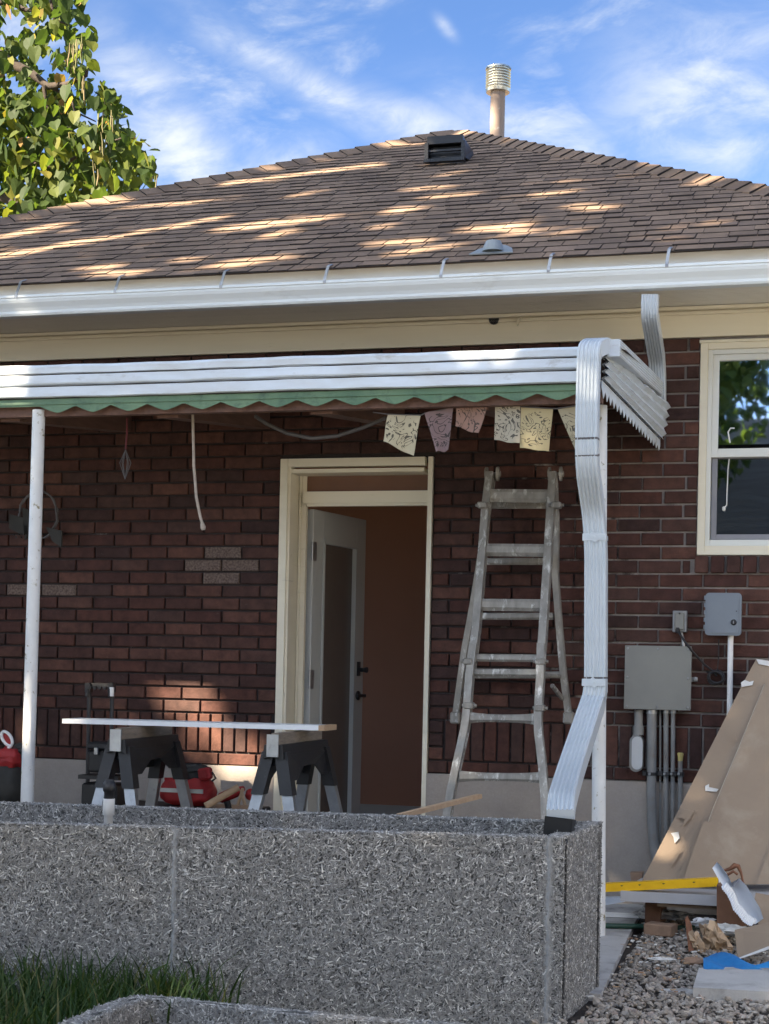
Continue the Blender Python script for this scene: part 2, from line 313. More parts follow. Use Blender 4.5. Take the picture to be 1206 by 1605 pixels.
M['neighbour'] = mat('neighbour_shingle', (.20, .21, .22), (.12, .125, .13), rough=.9, scale=2.2, stretch=(.4, 1, 9), bstr=.3)
M['siding'] = mat('neighbour_siding', (.5, .48, .44), (.44, .42, .38), rough=.7)
def leaf_mat(name, stops, trans=.45):
    mt, t, b = base_mat(name); col = ramp(t, tint_out(t), stops); t.links.new(col, b.inputs['Base Color']); b.inputs['Roughness'].default_value = .6
    b.inputs['Specular IOR Level'].default_value = .2
    tr = t.nodes.new('ShaderNodeBsdfTranslucent'); vm = t.nodes.new('ShaderNodeVectorMath'); vm.operation = 'MULTIPLY'; vm.inputs[1].default_value = (1.9, 1.9, .8); t.links.new(col, vm.inputs[0]); t.links.new(vm.outputs[0], tr.inputs[0])
    mx_ = t.nodes.new('ShaderNodeMixShader'); mx_.inputs[0].default_value = trans; t.links.new(b.outputs[0], mx_.inputs[1]); t.links.new(tr.outputs[0], mx_.inputs[2])
    t.links.new(mx_.outputs[0], t.nodes['Material Output'].inputs[0]); return mt
M['leaf'] = leaf_mat('catalpa_leaf', [(0, (.022, .040, .012)), (.3, (.034, .057, .015)), (.66, (.052, .077, .018)), (.88, (.085, .105, .022)), (.97, (.15, .15, .03)), (1, (.28, .15, .07))])
M['leafshade'] = leaf_mat('shade_leaf', [(0, (.04, .075, .02)), (1, (.07, .11, .025))], .25)
M['pod'] = leaf_mat('seed_pod', [(0, (.10, .12, .04)), (1, (.22, .17, .09))], .15)
M['grass'] = leaf_mat('grass_blade', [(0, (.020, .045, .014)), (.5, (.032, .066, .019)), (.85, (.055, .09, .028)), (1, (.15, .14, .06))], .25)
def glass_mat(name, refl, tintc):
    mt, t, b = base_mat(name); t.nodes.remove(b)
    g = t.nodes.new('ShaderNodeBsdfGlossy'); g.inputs['Roughness'].default_value = .02; g.inputs[0].default_value = (.93, .97, 1, 1)
    tr = t.nodes.new('ShaderNodeBsdfTransparent'); tr.inputs[0].default_value = (*tintc, 1)
    fr = t.nodes.new('ShaderNodeFresnel'); fr.inputs[0].default_value = 1.5
    mx_ = t.nodes.new('ShaderNodeMixShader'); t.links.new(mth(t, 'ADD', fr.outputs[0], refl, clamp=True), mx_.inputs[0]); t.links.new(tr.outputs[0], mx_.inputs[1]); t.links.new(g.outputs[0], mx_.inputs[2])
    nz = noise(t, 2.0, 2); bp = t.nodes.new('ShaderNodeBump'); bp.inputs['Strength'].default_value = .02; bp.inputs['Distance'].default_value = .05; t.links.new(nz, bp.inputs['Height']); t.links.new(bp.outputs[0], g.inputs['Normal'])
    t.links.new(mx_.outputs[0], t.nodes['Material Output'].inputs[0]); return mt
M['glass'] = glass_mat('window_glass', .55, (.5, .55, .6))
M['glassdark'] = glass_mat('screened_glass', .24, (.3, .33, .36))
M['doorglass'] = glass_mat('door_glass', .10, (.8, .76, .72))
M['pane_reflection'] = mat('door_glass_reflection', (.15, .125, .105), (.12, .10, .085), rough=.22, scale=2, bstr=.02)  # opaque brown put in for the reflection in the door glass
M['transom'] = mat('transom_glass', (.20, .10, .06), (.14, .072, .048), rough=.22, scale=2, bstr=.02)  # opaque red brown put in for the reflection in the transom
def flag_mat(name, c):
    mt, t, b = base_mat(name); tcn = t.nodes.new('ShaderNodeTexCoord'); oi = t.nodes.new('ShaderNodeObjectInfo')
    ad = t.nodes.new('ShaderNodeVectorMath'); ad.operation = 'ADD'; t.links.new(tcn.outputs['Object'], ad.inputs[0]); t.links.new(oi.outputs['Random'], ad.inputs[1])
    n1 = noise(t, 11, 2, .5, 1.8, vec=ad.outputs[0]); w = mth(t, 'PINGPONG', mth(t, 'MULTIPLY', n1, 7.0), .5)
    line = mth(t, 'LESS_THAN', w, .12)
    ln = t.nodes.new('ShaderNodeVectorMath'); ln.operation = 'LENGTH'; t.links.new(tcn.outputs['Object'], ln.inputs[0])
    inn = mth(t, 'LESS_THAN', mth(t, 'ADD', ln.outputs['Value'], mth(t, 'MULTIPLY', noise(t, 25, 3, vec=ad.outputs[0]), .03)), .088)
    ink = mth(t, 'MULTIPLY', mth(t, 'MULTIPLY', line, inn), .85)
    cc = mixc(t, noise(t, 12, 5), c, tuple(x*.72 for x in c)); col = mixc(t, ink, cc, (.03, .028, .025)); t.links.new(col, b.inputs['Base Color']); b.inputs['Roughness'].default_value = .9
    bump(t, b, noise(t, 18, 4), .4, .01); return mt
# ================================================================== SETTING
ZG, ZS = -.90, -.87
gm = MB(); gm.add([(-300, -300, ZG), (300, -300, ZG), (300, 300, ZG), (-300, 300, ZG)], [(0, 1, 2, 3)]); kind(gm.build('ground', M['ground']), 'structure')
gv = MB(); gv.add([(3.05, -6, ZG+.004), (7, -6, ZG+.004), (7, -.05, ZG+.004), (3.05, -.05, ZG+.004)], [(0, 1, 2, 3)]); kind(gv.build('gravel_bed', M['soil']), 'structure')
pa = G(993, 1452, ZS); pb = G(943, 1556, ZS); ed = (pb-pa)
pw = pa-ed*((pa.y-(-.02))/ed.y) if abs(ed.y) > 1e-6 else pa
pf = pa+ed*1.02
ps = MB(); ps.prism([(-4, -.012, ZG-.1), (pw.x, -.012, ZG-.1), (pf.x, pf.y, ZG-.1), (-4, pf.y, ZG-.1)], (0, 0, ZS-ZG+.1)); kind(ps.build('patio_slab', M['slab']), 'structure')
yd = MB(); yd.add([(-14, -17.5, ZG+.004), (18, -17.5, ZG+.004), (18, -5.6, ZG+.004), (-14, -5.6, ZG+.004)], [(0, 1, 2, 3)]); kind(yd.build('bounce_drive', mat('bounce_gravel', (.26, .26, .255), (.21, .21, .205), rough=1, scale=3, bstr=.8, bscale=60, bdist=.01, fine=.5)), 'structure')  # pale ground added behind the camera to bounce sunlight upward
# ------------------------------------------------------------------ house
CH, LB = .0677, .2102
house = thing('house', 'single storey maroon brick house with brown hipped shingle roof', 'house', (1.0, 0, ZG))
ZF = -.273                              # top of the foundation
dL, dR = P(445, 900, 0).x, P(674, 900, 0).x; dL = 1.155; dR = 1.972
dT = P(560, 718, 0).z
wX0, wX1 = P(1096, 700, 0).x, 4.25; wZ0, wZ1 = P(1093, 870, 0).z, 1.875
XL, XR, ZT = -3.0, 4.8, 1.96
MY = .015                               # mortar face lies this far behind the brick faces
def wallbox(b, x0, x1, z0, z1, y0=MY, y1=.22): b.box(((x0+x1)/2, (y0+y1)/2, (z0+z1)/2), (x1-x0, y1-y0, z1-z0))
wb = MB()
wallbox(wb, XL, dL, ZF, ZT); wallbox(wb, dL, dR, dT, ZT); wallbox(wb, dR, wX0, ZF, ZT); wallbox(wb, wX0, wX1, ZF, wZ0); wallbox(wb, wX0, wX1, wZ1, ZT); wallbox(wb, wX1, XR, ZF, ZT)
[wb.box((XL+.11, (ya+yb_)/2, (za+zb_)/2), (.22, yb_-ya, zb_-za)) for ya, yb_, za, zb_ in ((.22, .9, ZF, ZT), (.9, 2.9, ZF, -.1), (.9, 2.9, 1.5, ZT), (2.9, 7, ZF, ZT))]; wb.box((XR-.11, 3.6, (ZF+ZT)/2), (.22, 6.76, ZT-ZF))  # unseen side wall left open at mid height to light the hall
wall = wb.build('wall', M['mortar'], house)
fb = MB(); 
for x0, x1 in ((XL-.01, dL-.0), (dR+.0, XR+.01)): fb.box(((x0+x1)/2, .10, (ZG+ZF)/2-.05), (x1-x0, .236, ZF-ZG+.1))
fb.box(((dL+dR)/2, .12, (ZG+ZS)/2-.03), (dR-dL, .2, .14))
fb.build('foundation', M['concrete'], house)
# brick list: (x0, x1, z0, z1)
bricks = []
jn = .010
zA = P(235, 885.6, 0).z; nA = math.floor(zA/CH); xA = P(233.6, 885, 0).x
zB = P(1036, 880+215/7.094*1.0, 0).z; nB = math.floor(zB/CH); xB = P(940+680/7.094, 880+215/7.094, 0).x
def course(n, x0, x1, ph, z0, h=CH):
    k = math.floor((x0-ph)/LB); x = ph+k*LB
    while x < x1:
        a, b = max(x+jn/2, x0), min(x+LB-jn/2, x1)
        if b-a > .03: bricks.append((a, b, z0+jn/2, z0+h-jn/2))
        x += LB
for n in range(0, 29):
    z0 = n*CH
    if z0 > 1.90: break
    jit = random.uniform(-.008, .008)
    ph = xA+(0 if (n-nA) % 2 == 0 else LB/2)+jit
    course(n, XL, dL-.004 if z0 < dT else 2.2, ph, z0)
    ph2 = xB+(0 if (n-nB) % 2 == 0 else LB/2)+jit
    if wZ0-.12 < z0+CH/2 < wZ0: course(n, dR+.004 if z0 < dT else 2.2, wX0-.03, ph2, z0)
    elif z0+CH/2 > wZ0: course(n, dR+.004 if z0 < dT else 2.2, wX0-.003, ph2, z0)
    else: course(n, dR+.004 if z0 < dT else 2.2, XR, ph2, z0)
# soldier course and the course under it
def soldiers(x0, x1):
    x = x0
    while x < x1-.03: bricks.append((x+jn/2, min(x+CH, x1)-jn/2, -.205+jn/2, -jn/2)); x += CH
soldiers(XL, dL-.004-.0); 
for i in range(3): bricks.append((dR+.004, dR+.078, -.205+i*.0683+jn/2, -.205+(i+1)*.0683-jn/2))
soldiers(dR+.085, XR)
course(0, XL, dL-.004, xA, ZF, .068); course(0, dR+.004, XR, xB, ZF, .068)
def pillow(b, x0, x1, z0, z1, y=0, e=.0035, dy=.03):
    dx, dz = x1-x0, z1-z0; vs = [(x0, y+dy, z0), (x1, y+dy, z0), (x1, y+dy, z1), (x0, y+dy, z1), (x0, y+e, z0), (x1, y+e, z0), (x1, y+e, z1), (x0, y+e, z1), (x0+e, y, z0+e), (x1-e, y, z0+e), (x1-e, y, z1-e), (x0+e, y, z1-e)]
    fs = [(8, 9, 10, 11)]
    for i in range(4):
        j = (i+1) % 4; fs += [(i, j, 4+j, 4+i), (4+i, 4+j, 8+j, 8+i)]
    b.add(vs, fs)
PALE = [(348, 868), (320, 889), (377, 889), (348, 907), (25, 924), (92, 924)]
scored = []
for b in bricks:
    cx, cz = (b[0]+b[1])/2, (b[2]+b[3])/2; px, py = proj((cx, 0, cz))
    vis = 0 < px < 1206 and not (550 < py < 645 and px < 1000) and py < 1265 and not (px > 1110 and py > 1050+(1200-px)*2.5)
    scored.append((-(px if vis else px-5000)-(b[1]-b[0])*400, b, vis, px, py))
scored.sort(key=lambda s: s[0]); cache = {}; rest = MB(); rtint = []; cnt = 0
for s_, b, vis, px, py in scored:
    pale = [q for q in PALE if abs(q[0]-px) < 27 and abs(q[1]-py) < 9.5]
    if vis and (cnt < 294 or pale):
        w, h = round((b[1]-b[0])/.012)*.012-.002, b[3]-b[2]; w = min(w, b[1]-b[0]+.004); key = (round(w, 3), round(h, 3), bool(pale))
        if key not in cache:
            mb = MB(); pillow(mb, -w/2, w/2, -h/2, h/2); cache[key] = mb.mesh('brick', M['brick_pale'] if pale else M['brick'])
        cnt += 1
        o = link(bpy.data.objects.new('brick', cache[key]), wall, ((b[0]+b[1])/2, random.uniform(-.002, .002), (b[2]+b[3])/2+random.uniform(-.001, .001)))
        o.rotation_euler = (random.uniform(-.01, .01), random.uniform(-.004, .004), random.uniform(-.006, .006))
        if pale: o['label'] = 'chalky pale brick scraped of its face'
    else:
        pillow(rest, *b, y=random.uniform(-.002, .002)); rtint += [random.random()]*12
o = rest.build('brickwork', M['brick'], wall); kind(o, 'stuff'); at = o.data.attributes.new('tint', 'FLOAT', 'POINT'); at.data.foreach_set('value', rtint)
# frieze, soffit, fascia, gutter
zfb, zft, OV = 1.893, 2.035, .56
fr = MB(); fr.box((.9, -.012, (zfb+zft)/2), (XR-XL+.1, .024, zft-zfb)); fr.box((.9, -.020, zft-.030), (XR-XL+.1, .04, .012)); fr.box((.9, -.03, zft-.008), (XR-XL+.1, .06, .016)); fr.build('frieze', M['cream'], house)
sb = MB(); NP = 11
for i in range(NP):
    y0 = -.06-(OV-.06)*i/NP; y1 = -.06-(OV-.06)*(i+1)/NP
    sb.box((.9, (y0+y1)/2, zft+.010), (XR-XL+1.4, abs(y1-y0)-.004, .014))
sb.box((.9, -OV/2+.10, zft+.03), (XR-XL+1.4, OV+.24, .02)); sb.build('soffit', M['soffit'], house)
fa = MB(); fa.box((.9, -OV-.01, zft+.045), (XR-XL+1.5, .02, .16)); fa.build('fascia', M['soffit'], house)
gx0, gx1 = XL-.7, XR+.7; zgb, zgt = 1.99, 2.083
prof = [(0, 0), (-.055, 0), (-.062, .010), (-.062, .022), (-.070, .036), (-.088, .058), (-.094, .072), (-.094, .080), (-.100, .083), (-.100, .094), (-.090, .094), (-.090, .088)]
gb = MB()
pts = [(x, -OV-.022+a, zgb+b) for x in (gx0, gx1) for a, b in prof]; n = len(prof)
gb.add(pts, [(i, i+1, n+i+1, n+i) for i in range(n-1)]+[(0, n, n+1, 1)][:0])
gb.add([(x, -OV-.022+a+.0015, zgb+b+.0015) for x in (gx0, gx1) for a, b in prof], [(n+i, n+i+1, i+1, i) for i in range(n-1)])
gb.add([(gx0, -OV-.021, zgb+.002), (gx1, -OV-.021, zgb+.002), (gx1, -OV-.021, zgt), (gx0, -OV-.021, zgt)], [(0, 1, 2, 3)])
gutter = gb.build('gutter', M['gutter'], house)
SL = .5; ZE, YE = zft+.115, -OV-.075    # roof: front slope, eave line
def rz(y): return ZE+SL*(y-YE)
rn = Vector((0, -SL, 1)).normalized(); ru = Vector((0, 1, SL)).normalized()
for px, py in ((30, 455), (185, 450), (350, 446), (512, 440), (694, 430), (862, 420), (1047, 408)):
    x = P(px, py, OV+.09).x
    hb = MB(); y0 = -OV-.122; yr = YE+.035
    hb.sweep([(x, y0-.001, zgt-.012), (x, y0-.002, zgt+.0), (x, y0+.012, zgt+.022), (x+.006, YE-.01, rz(YE)+.012), (x+.01, yr, rz(yr)+.014)], (1, 0, 0), [(-.007, -.0015), (.007, -.0015), (.007, .0015), (-.007, .0015)])
    hb.build('gutter_strap', M['steel'], gutter)
# roof surface, shingles
def onroof(px, py):
    w_ = ray(px, py); return CAM+w_*((ZE+SL*(CAM.y-YE)-CAM.z)/(w_.z-SL*w_.y))
APEX = onroof(712, 209); hl_, hr_ = onroof(0, 351), onroof(1206, 303)
Lc = Vector((APEX.x+(hl_.x-APEX.x)*(APEX.y-YE)/(APEX.y-hl_.y), YE, ZE)); Rc = Vector((APEX.x+(hr_.x-APEX.x)*(APEX.y-YE)/(APEX.y-hr_.y), YE, ZE))
rb = MB(); rb.add([Lc, Rc, APEX, (APEX.x, 9.0, APEX.z), (Lc.x, 13, ZE), (Rc.x, 13, ZE)], [(0, 1, 2), (0, 2, 3, 4), (1, 5, 3, 2)]); 
roof = rb.build('roof', M['shingle'], house)
row = .124; LS = (APEX-Vector((APEX.x, YE, ZE))).length; nrows = int(LS/row)
sh = []
for i in range(nrows+1):
    s0 = i*row; f0 = s0/LS; x0 = Lc.x+(APEX.x-Lc.x)*f0; x1 = Rc.x+(APEX.x-Rc.x)*f0; f1 = min(1, (s0+row)/LS)
    x = x0-.1+random.random()*.2
    while x < x1:
        w = random.choice((.085, .10, .115, .13, .15, .17)); sh.append((i, s0, max(x, x0-.02), min(x+w, x1+.02))); x += w
def shin(b, w, dh, th=.0085):           # a tab lying on the slope, lower edge at 0, thick butt
    L = row+.035; e = .0025; k = dh
    sk = w*.0; vs = [(-w/2+e, 0, th), (w/2-e, 0, th), (w/2-e+k, L, .001), (-w/2+e+k, L, .001), (-w/2+e, 0, 0), (w/2-e, 0, 0), (w/2-e+k, L, -.002), (-w/2+e+k, L, -.002)]
    b.add(vs, [(0, 1, 2, 3), (4, 5, 1, 0), (5, 6, 2, 1), (7, 4, 0, 3)])
Mr = Matrix((Vector((1, 0, 0)), ru, rn)).transposed()
cache = {}; cand = []
for k_, (i, s0, xa, xb) in enumerate(sh):
    if xb-xa < .03: continue
    p = Vector(((xa+xb)/2, YE, ZE))+ru*(s0-.012)+rn*.002; px, py = proj(p)
    cand.append((0 if (0 < px < 1206 and i < 12) else 1, i, -px, p, xb-xa))
cand.sort(key=lambda c: c[:3]); RV = []; RF = []; RT = []
for k_, (a, i, _, p, w) in enumerate(cand):
    th = random.choice((.006, .008, .0105))
    if k_ < 300 and a == 0:
        key = (round(w, 2), th)
        if key not in cache: mb = MB(); shin(mb, key[0], 0, th); cache[key] = mb.mesh('shingle', M['shingle']); cache[key].materials.append(M['asphalt']); cache[key].polygons.foreach_set('material_index', [0, 1, 1, 1])
        o = link(bpy.data.objects.new('shingle', cache[key]), roof, p+ru*random.uniform(-.004, .004)); o.rotation_euler = Mr.to_euler()
    else:
        mb = MB(); shin(mb, w, 0, th); n0 = len(RV); off = p+ru*random.uniform(-.004, .004)
        RV += [Mr @ Vector(q)+off for q in mb.v]; RF += [tuple(j+n0 for j in f) for f in mb.f]; RT += [random.random()]*8
me = nmesh('shingles', [tuple(q-WL[roof]) for q in RV], RF, M['shingle'], RT, mat2=M['asphalt'], mi=[0, 1, 1, 1]*(len(RF)//4)); kind(link(bpy.data.objects.new('shingles', me), roof, WL[roof]), 'stuff')
for E0 in (Lc, Rc):
    dv = APEX-E0; Lh = dv.length; t = dv.normalized(); side = t.cross(Vector((0, 0, 1))).normalized(); upv = side.cross(t); nn = int(Lh/.13)
    mb = MB(); hw = .085
    vs = []
    for q, y in ((0, 0), (1, .20)):
        zt = .016*(1-q)+.004
        for a, dz in ((-hw, -.045), (0, .010), (hw, -.045)): vs.append((a, y, dz+zt))
        for a, dz in ((-hw, -.058), (0, -.006), (hw, -.058)): vs.append((a, y, dz+zt))
    mb.add(vs, [(0, 1, 7, 6), (1, 2, 8, 7), (3, 4, 1, 0), (4, 5, 2, 1), (0, 6, 9, 3), (5, 11, 8, 2)])
    me = mb.mesh('hip_cap', M['shingle']); me.materials.append(M['asphalt']); me.polygons.foreach_set('material_index', [0, 0, 1, 1, 0, 0]); Mh = Matrix((side, t, upv)).transposed()
    for i in range(nn):
        p = E0+t*(i*.13)+upv*.014; px, py = proj(p)
        if px < -30 or px > 1240: continue
        o = link(bpy.data.objects.new('hip_cap', me), roof, p); o.rotation_euler = (Mh @ Matrix.Rotation(random.uniform(-.03, .03), 3, 'Y')).to_euler()
# roof vent, flashing, flue
def RP(px, py, lift=0):
    r = ray(px, py); t = (ZE+SL*(CAM.y-YE)-CAM.z)/(r.z-SL*r.y); return CAM+r*t+rn*lift
v0 = RP(698, 260)
vb = MB(); a = .135
pr = [(-.17, 0, 0), (-.17, 0, .13), (-.12, .12, .20), (-.12, .30, .20), (-.12, .34, .0)]
L_ = [v0+Vector((-.13, 0, .0)), v0+Vector((.12, 0, .0))]
def VV(x, y, z): return v0+Vector((x, y, z+SL*y*0))
# hooded slant-back vent: a tapering hood over a dark mouth, on a flashing sheet
w0, w1 = .132, .102
hood = [(-w0, -.02, .045), (w0, -.02, .045), (w1+.01, .02, .185), (-w1-.01, .02, .185), (-w1, .34, .20), (w1, .34, .20), (-w0, .34, .10), (w0, .34, .10)]
vb.add([VV(*q) for q in hood], [(3, 2, 5, 4), (0, 3, 4, 6), (1, 7, 5, 2), (4, 5, 7, 6)])
# front frame around the louvre mouth
vb.box(VV(0, -.005, .165), (2*w0-.03, .03, .05)); vb.box(VV(0, -.02, .03), (2*w0, .04, .02)); vb.box(VV(-w0+.012, -.01, .09), (.024, .03, .12)); vb.box(VV(w0-.012, -.01, .09), (.024, .03, .12)); vb.box(VV(0, .0, .10), (2*w0-.04, .02, .012)); vb.box(VV(0, .05, .08), (2*w0-.03, .01, .12))
vent = vb.build('roof_vent', M['ventblack'], house); vent['label'] = 'black metal slant back roof vent near the peak'
c0 = RP(772, 400)
fl = MB(); poly = [(-.105, -.03), (.105, -.03), (.085, .06), (.045, .13), (0, .17), (-.045, .14), (-.08, .07)]
fl.prism([c0+Vector((a, 0, 0))+ru*b+rn*.012 for a, b in poly], rn*.006); fl.lathe(c0+ru*.03+rn*.01, (0, 0, 1), [(0, .055), (.03, .045), (.05, .035)], 14)
o = fl.build('pipe_flashing', M['flashing'], house)
fx = P(780, 190, -4.3); fbz = rz(3.94)-.6
ft = P(780, 136, -4.3).z
fu = MB(); fu.lathe((fx.x, 4.3, fbz), (0, 0, 1), [(0, .057), (ft-fbz-.04, .057), (ft-fbz-.035, .062), (ft-fbz-.01, .062), (ft-fbz, .05)], 24)
flue = fu.build('flue_pipe', M['flue'], house)
fc = MB(); h0 = ft-.045; h1 = P(780, 106, -4.3).z
pf_ = [(0, .07), (.0, .092), (.022, .098)]
nr = 7
for i in range(nr):
    z = .026+(h1-h0-.045)*i/nr; st = (h1-h0-.045)/nr; pf_ += [(z, .090), (z+st*.5, .099), (z+st*.55, .088)]
pf_ += [(h1-h0-.018, .09), (h1-h0-.016, .101), (h1-h0-.004, .101), (h1-h0, .08)]
fc.lathe((fx.x, 4.3, h0), (0, 0, 1), pf_, 28, smooth=False); fc.build('flue_cap', M['fluecap'], flue)
# soffit hole with its stain and bracket remains
hole = MB(); hp = P(775, 503, .03); hole.lathe((hp.x, -.034, hp.z+.006), (0, -1, 0), [(0, .026), (.006, .026)], 18); hole.build('vent_hole', M['blackmetal'], house)
hk = MB(); hq = P(815, 500, .05); hk.box((hq.x, -.045, hq.z), (.02, .03, .006)); hk.box((hq.x-.01, -.05, hq.z-.015), (.005, .02, .03)); hk.build('bracket_stub', M['cream'], house)
# ------------------------------------------------------------------ doorway
D = thing  # alias kept short below
cs = MB(); zt = dT
def zpx(px, py, d=0): return P(px, py, d).z
cz = ZS+.03
# left brickmould: outer strip, deep jamb, inner stop
cs.box((dL+.020, .01, (cz+zt)/2), (.040, .05, zt-cz)); cs.build('door_casing', M['cream'], house)
cs = MB(); cs.box((dL+.020+.021+.006, .075, (cz+zt)/2-.02), (.014, .155, zt-cz-.04)); cs.build('door_jamb', M['cream'], house)
cs = MB(); cs.box((dL+.074, .155, (cz+zt)/2-.02), (.042, .03, zt-cz-.04)); cs.box((dL+.064, .135, (cz+zt)/2-.02), (.012, .012, zt-cz-.06)); cs.build('door_stop', M['cream'], house)
hd = MB(); hd.box(((dL+dR)/2, .01, zt-.021), (dR-dL-.084, .05, .042)); hd.box(((dL+dR)/2, .08, zt-.062), (dR-dL-.10, .15, .02)); hd.build('door_header', M['cream'], house)
rj = MB(); rj.box((dR-.012, .02, (cz+zt)/2), (.024, .07, zt-cz)); rj.box((dR-.004-.02, .10, (cz+zt)/2-.02), (.02, .12, zt-cz-.04)); o = rj.build('door_casing', M['cream'], house)
ztr1 = zpx(580, 772, .0)+.02; ztr0 = ztr1-.062
tb = MB(); tb.box(((dL+dR)/2+.02, .135, (ztr0+ztr1)/2), (dR-dL-.14, .07, ztr1-ztr0)); tb.box(((dL+dR)/2+.03, .118, ztr0-.008), (dR-dL-.16, .03, .014)); tb.build('transom_bar', M['cream'], house)
tp = MB(); tp.box(((dL+dR)/2+.02, .15, (ztr1+zt-.07)/2), (dR-dL-.14, .006, zt-.07-ztr1)); tp.build('transom_pane', M['transom'], house)
# door leaf, hinged at the left jamb and swung into the hall
hx, hy = dL+.121, .19; ang = R(80); dw = .63; dt = .045; zb, zt_ = ZS+.04, ztr0-.02
ux = Vector((math.cos(ang), math.sin(ang), 0)); uy = Vector((-math.sin(ang), math.cos(ang), 0)); H0 = Vector((hx, hy, 0))
def DB(b, u0, u1, z0, z1, y0=0, y1=None, bev=.002):
    y1 = dt if y1 is None else y1; c = H0+ux*((u0+u1)/2)+uy*((y0+y1)/2)+Vector((0, 0, (z0+z1)/2)); b.box(c, (u1-u0, abs(y1-y0), z1-z0), Matrix.Rotation(ang, 3, 'Z'), bev)
st = .115
leaf = MB(); DB(leaf, 0, st, zb, zt_); DB(leaf, dw-st, dw, zb, zt_); DB(leaf, st, dw-st, zb, zb+.12); DB(leaf, st, dw-st, zt_-.16, zt_)
door = leaf.build('door', M['doorwhite'], house); door['label'] = 'white full glass door swung open into the hall'
bd = MB()
for u0, u1, z0, z1 in ((st, st+.014, zb+.12, zt_-.145), (dw-st-.014, dw-st, zb+.12, zt_-.145), (st, dw-st, zb+.12, zb+.134), (st, dw-st, zt_-.174, zt_-.145)): DB(bd, u0, u1, z0, z1, -.008, dt+.008, 0)
bd.build('glazing_bead', M['doorwhite'], door)
dg = MB(); DB(dg, st+.012, dw-st-.012, zb+.13, zt_-.17, .018, .026, 0); dg.build('pane', M['pane_reflection'], door)
hn = MB()
for z in (zpx(495, 862, -.1), zpx(490, 1065, -.1), -.62):
    hn = MB(); DB(hn, -.004, .038, z-.05, z+.05, -.003, 0, 0); hn.lathe((hx-.003, hy-.003, z-.05), (0, 0, 1), [(0, .007), (.1, .007)], 10); hn.build('hinge', M['steel'], door)
pl = MB(); DB(pl, dw-.080, dw-.050, .21, .29, -.008, 0, 0); c = H0+ux*(dw-.065)+uy*(-.012)+Vector((0, 0, .245)); pl.lathe(c, -uy, [(0, .012), (.03, .012), (.032, .016), (.045, .016)], 14); pl.build('deadbolt', M['blackmetal'], door)
hl = MB(); c = H0+ux*(dw-.065)+Vector((0, 0, .10)); hl.lathe(c, -uy, [(0, .026), (.008, .026), (.010, .009), (.05, .009)], 16); hl.tube([c-uy*.045, c-uy*.05-ux*.03, c-uy*.045-ux*.10], .008, 8)
hl.build('door_handle', M['blackmetal'], door)
ep = MB(); 
for z in (.245, .10): c = H0+ux*(dw+.0015)+uy*(dt/2)+Vector((0, 0, z)); ep.box(c, (.003, .024, .055), Matrix.Rotation(ang, 3, 'Z'))
ep.build('latch_plate', M['steel'], door)
hall = MB(); hx0, hx1, hy1, hz0, hz1 = XL+.23, 2.45, 3.2, ZS+.03, 1.72
hall.add([(hx0, .24, hz0), (hx0, hy1, hz0), (hx0, hy1, -.1), (hx0, .24, -.1)], [(0, 1, 2, 3)]); hall.add([(hx1, .24, hz0), (hx1, hy1, hz0), (hx1, hy1, hz1), (hx1, .24, hz1)], [(0, 3, 2, 1)])
hall.add([(hx0, hy1, hz0), (hx1, hy1, hz0), (hx1, hy1, hz1), (hx0, hy1, hz1)], [(0, 1, 2, 3)]); hall.add([(hx0, .24, hz1), (hx1, .24, hz1), (hx1, hy1, hz1), (hx0, hy1, hz1)], [(0, 1, 2, 3)])
hall.build('hall_wall', M['interior'], house)
hf = MB(); hf.box(((hx0+hx1)/2, 1.7, hz0-.02), (hx1-hx0, 3.0, .04)); hf.build('hall_floor', M['ifloor'], house)
# ------------------------------------------------------------------ window
win = MB(); 
def frame4(b, x0, x1, z0, z1, w, y0, y1, wb=None, wt=None):
    wb = w if wb is None else wb; wt = w if wt is None else wt; yc, yd = (y0+y1)/2, y1-y0
    b.box((x0+w/2, yc, (z0+z1)/2), (w, yd, z1-z0), bev=.002); b.box((x1-w/2, yc, (z0+z1)/2), (w, yd, z1-z0), bev=.002)
    b.box(((x0+x1)/2, yc, z0+wb/2), (x1-x0-2*w, yd-.002, wb), bev=.002); b.box(((x0+x1)/2, yc, z1-wt/2), (x1-x0-2*w, yd-.002, wt), bev=.002)
frame4(win, wX0, wX1, wZ0, wZ1, .036, -.004, .14, .045, .04); win.box(((wX0+wX1)/2, .0, wZ1-.004), (wX1-wX0+.01, .035, .012))
window = win.build('window', M['cream'], house); window['label'] = 'white double hung window reflecting trees'
vf = MB(); x0, x1, z0, z1 = wX0+.036, wX1-.036, wZ0+.045, wZ1-.04
frame4(vf, x0, x1, z0, z1, .022, .012, .10, .03, .022); vf.build('window_frame', M['vinyl'], window)
zm = P(1150, 703, 0).z
us = MB(); frame4(us, x0+.022, x1-.022, zm-.025, z1-.022, .030, .028, .06, .030, .028); us.build('upper_sash', M['vinyl'], window)
ls = MB(); ls.box(((x0+x1)/2, .026, zm-.028), (x1-x0-.044, .03, .022)); frame4(ls, x0+.022, x1-.022, z0+.03, zm-.02, .030, .065, .09, .03); ls.build('lower_sash', M['vinyl'], window)
sc = MB(); frame4(sc, x0+.026, x1-.026, z0+.032, zm-.040, .026, .030, .044, .026, .004); sc.build('screen_frame', M['screenframe'], window)
gp = MB(); gp.box(((x0+x1)/2, .046, (zm+z1)/2), (x1-x0-.1, .004, z1-zm-.05)); gp.build('pane', M['glass'], window)
gp = MB(); gp.box(((x0+x1)/2, .052, (zm+z0)/2), (x1-x0-.1, .004, zm-z0-.06)); gp.build('pane', M['glassdark'], window)
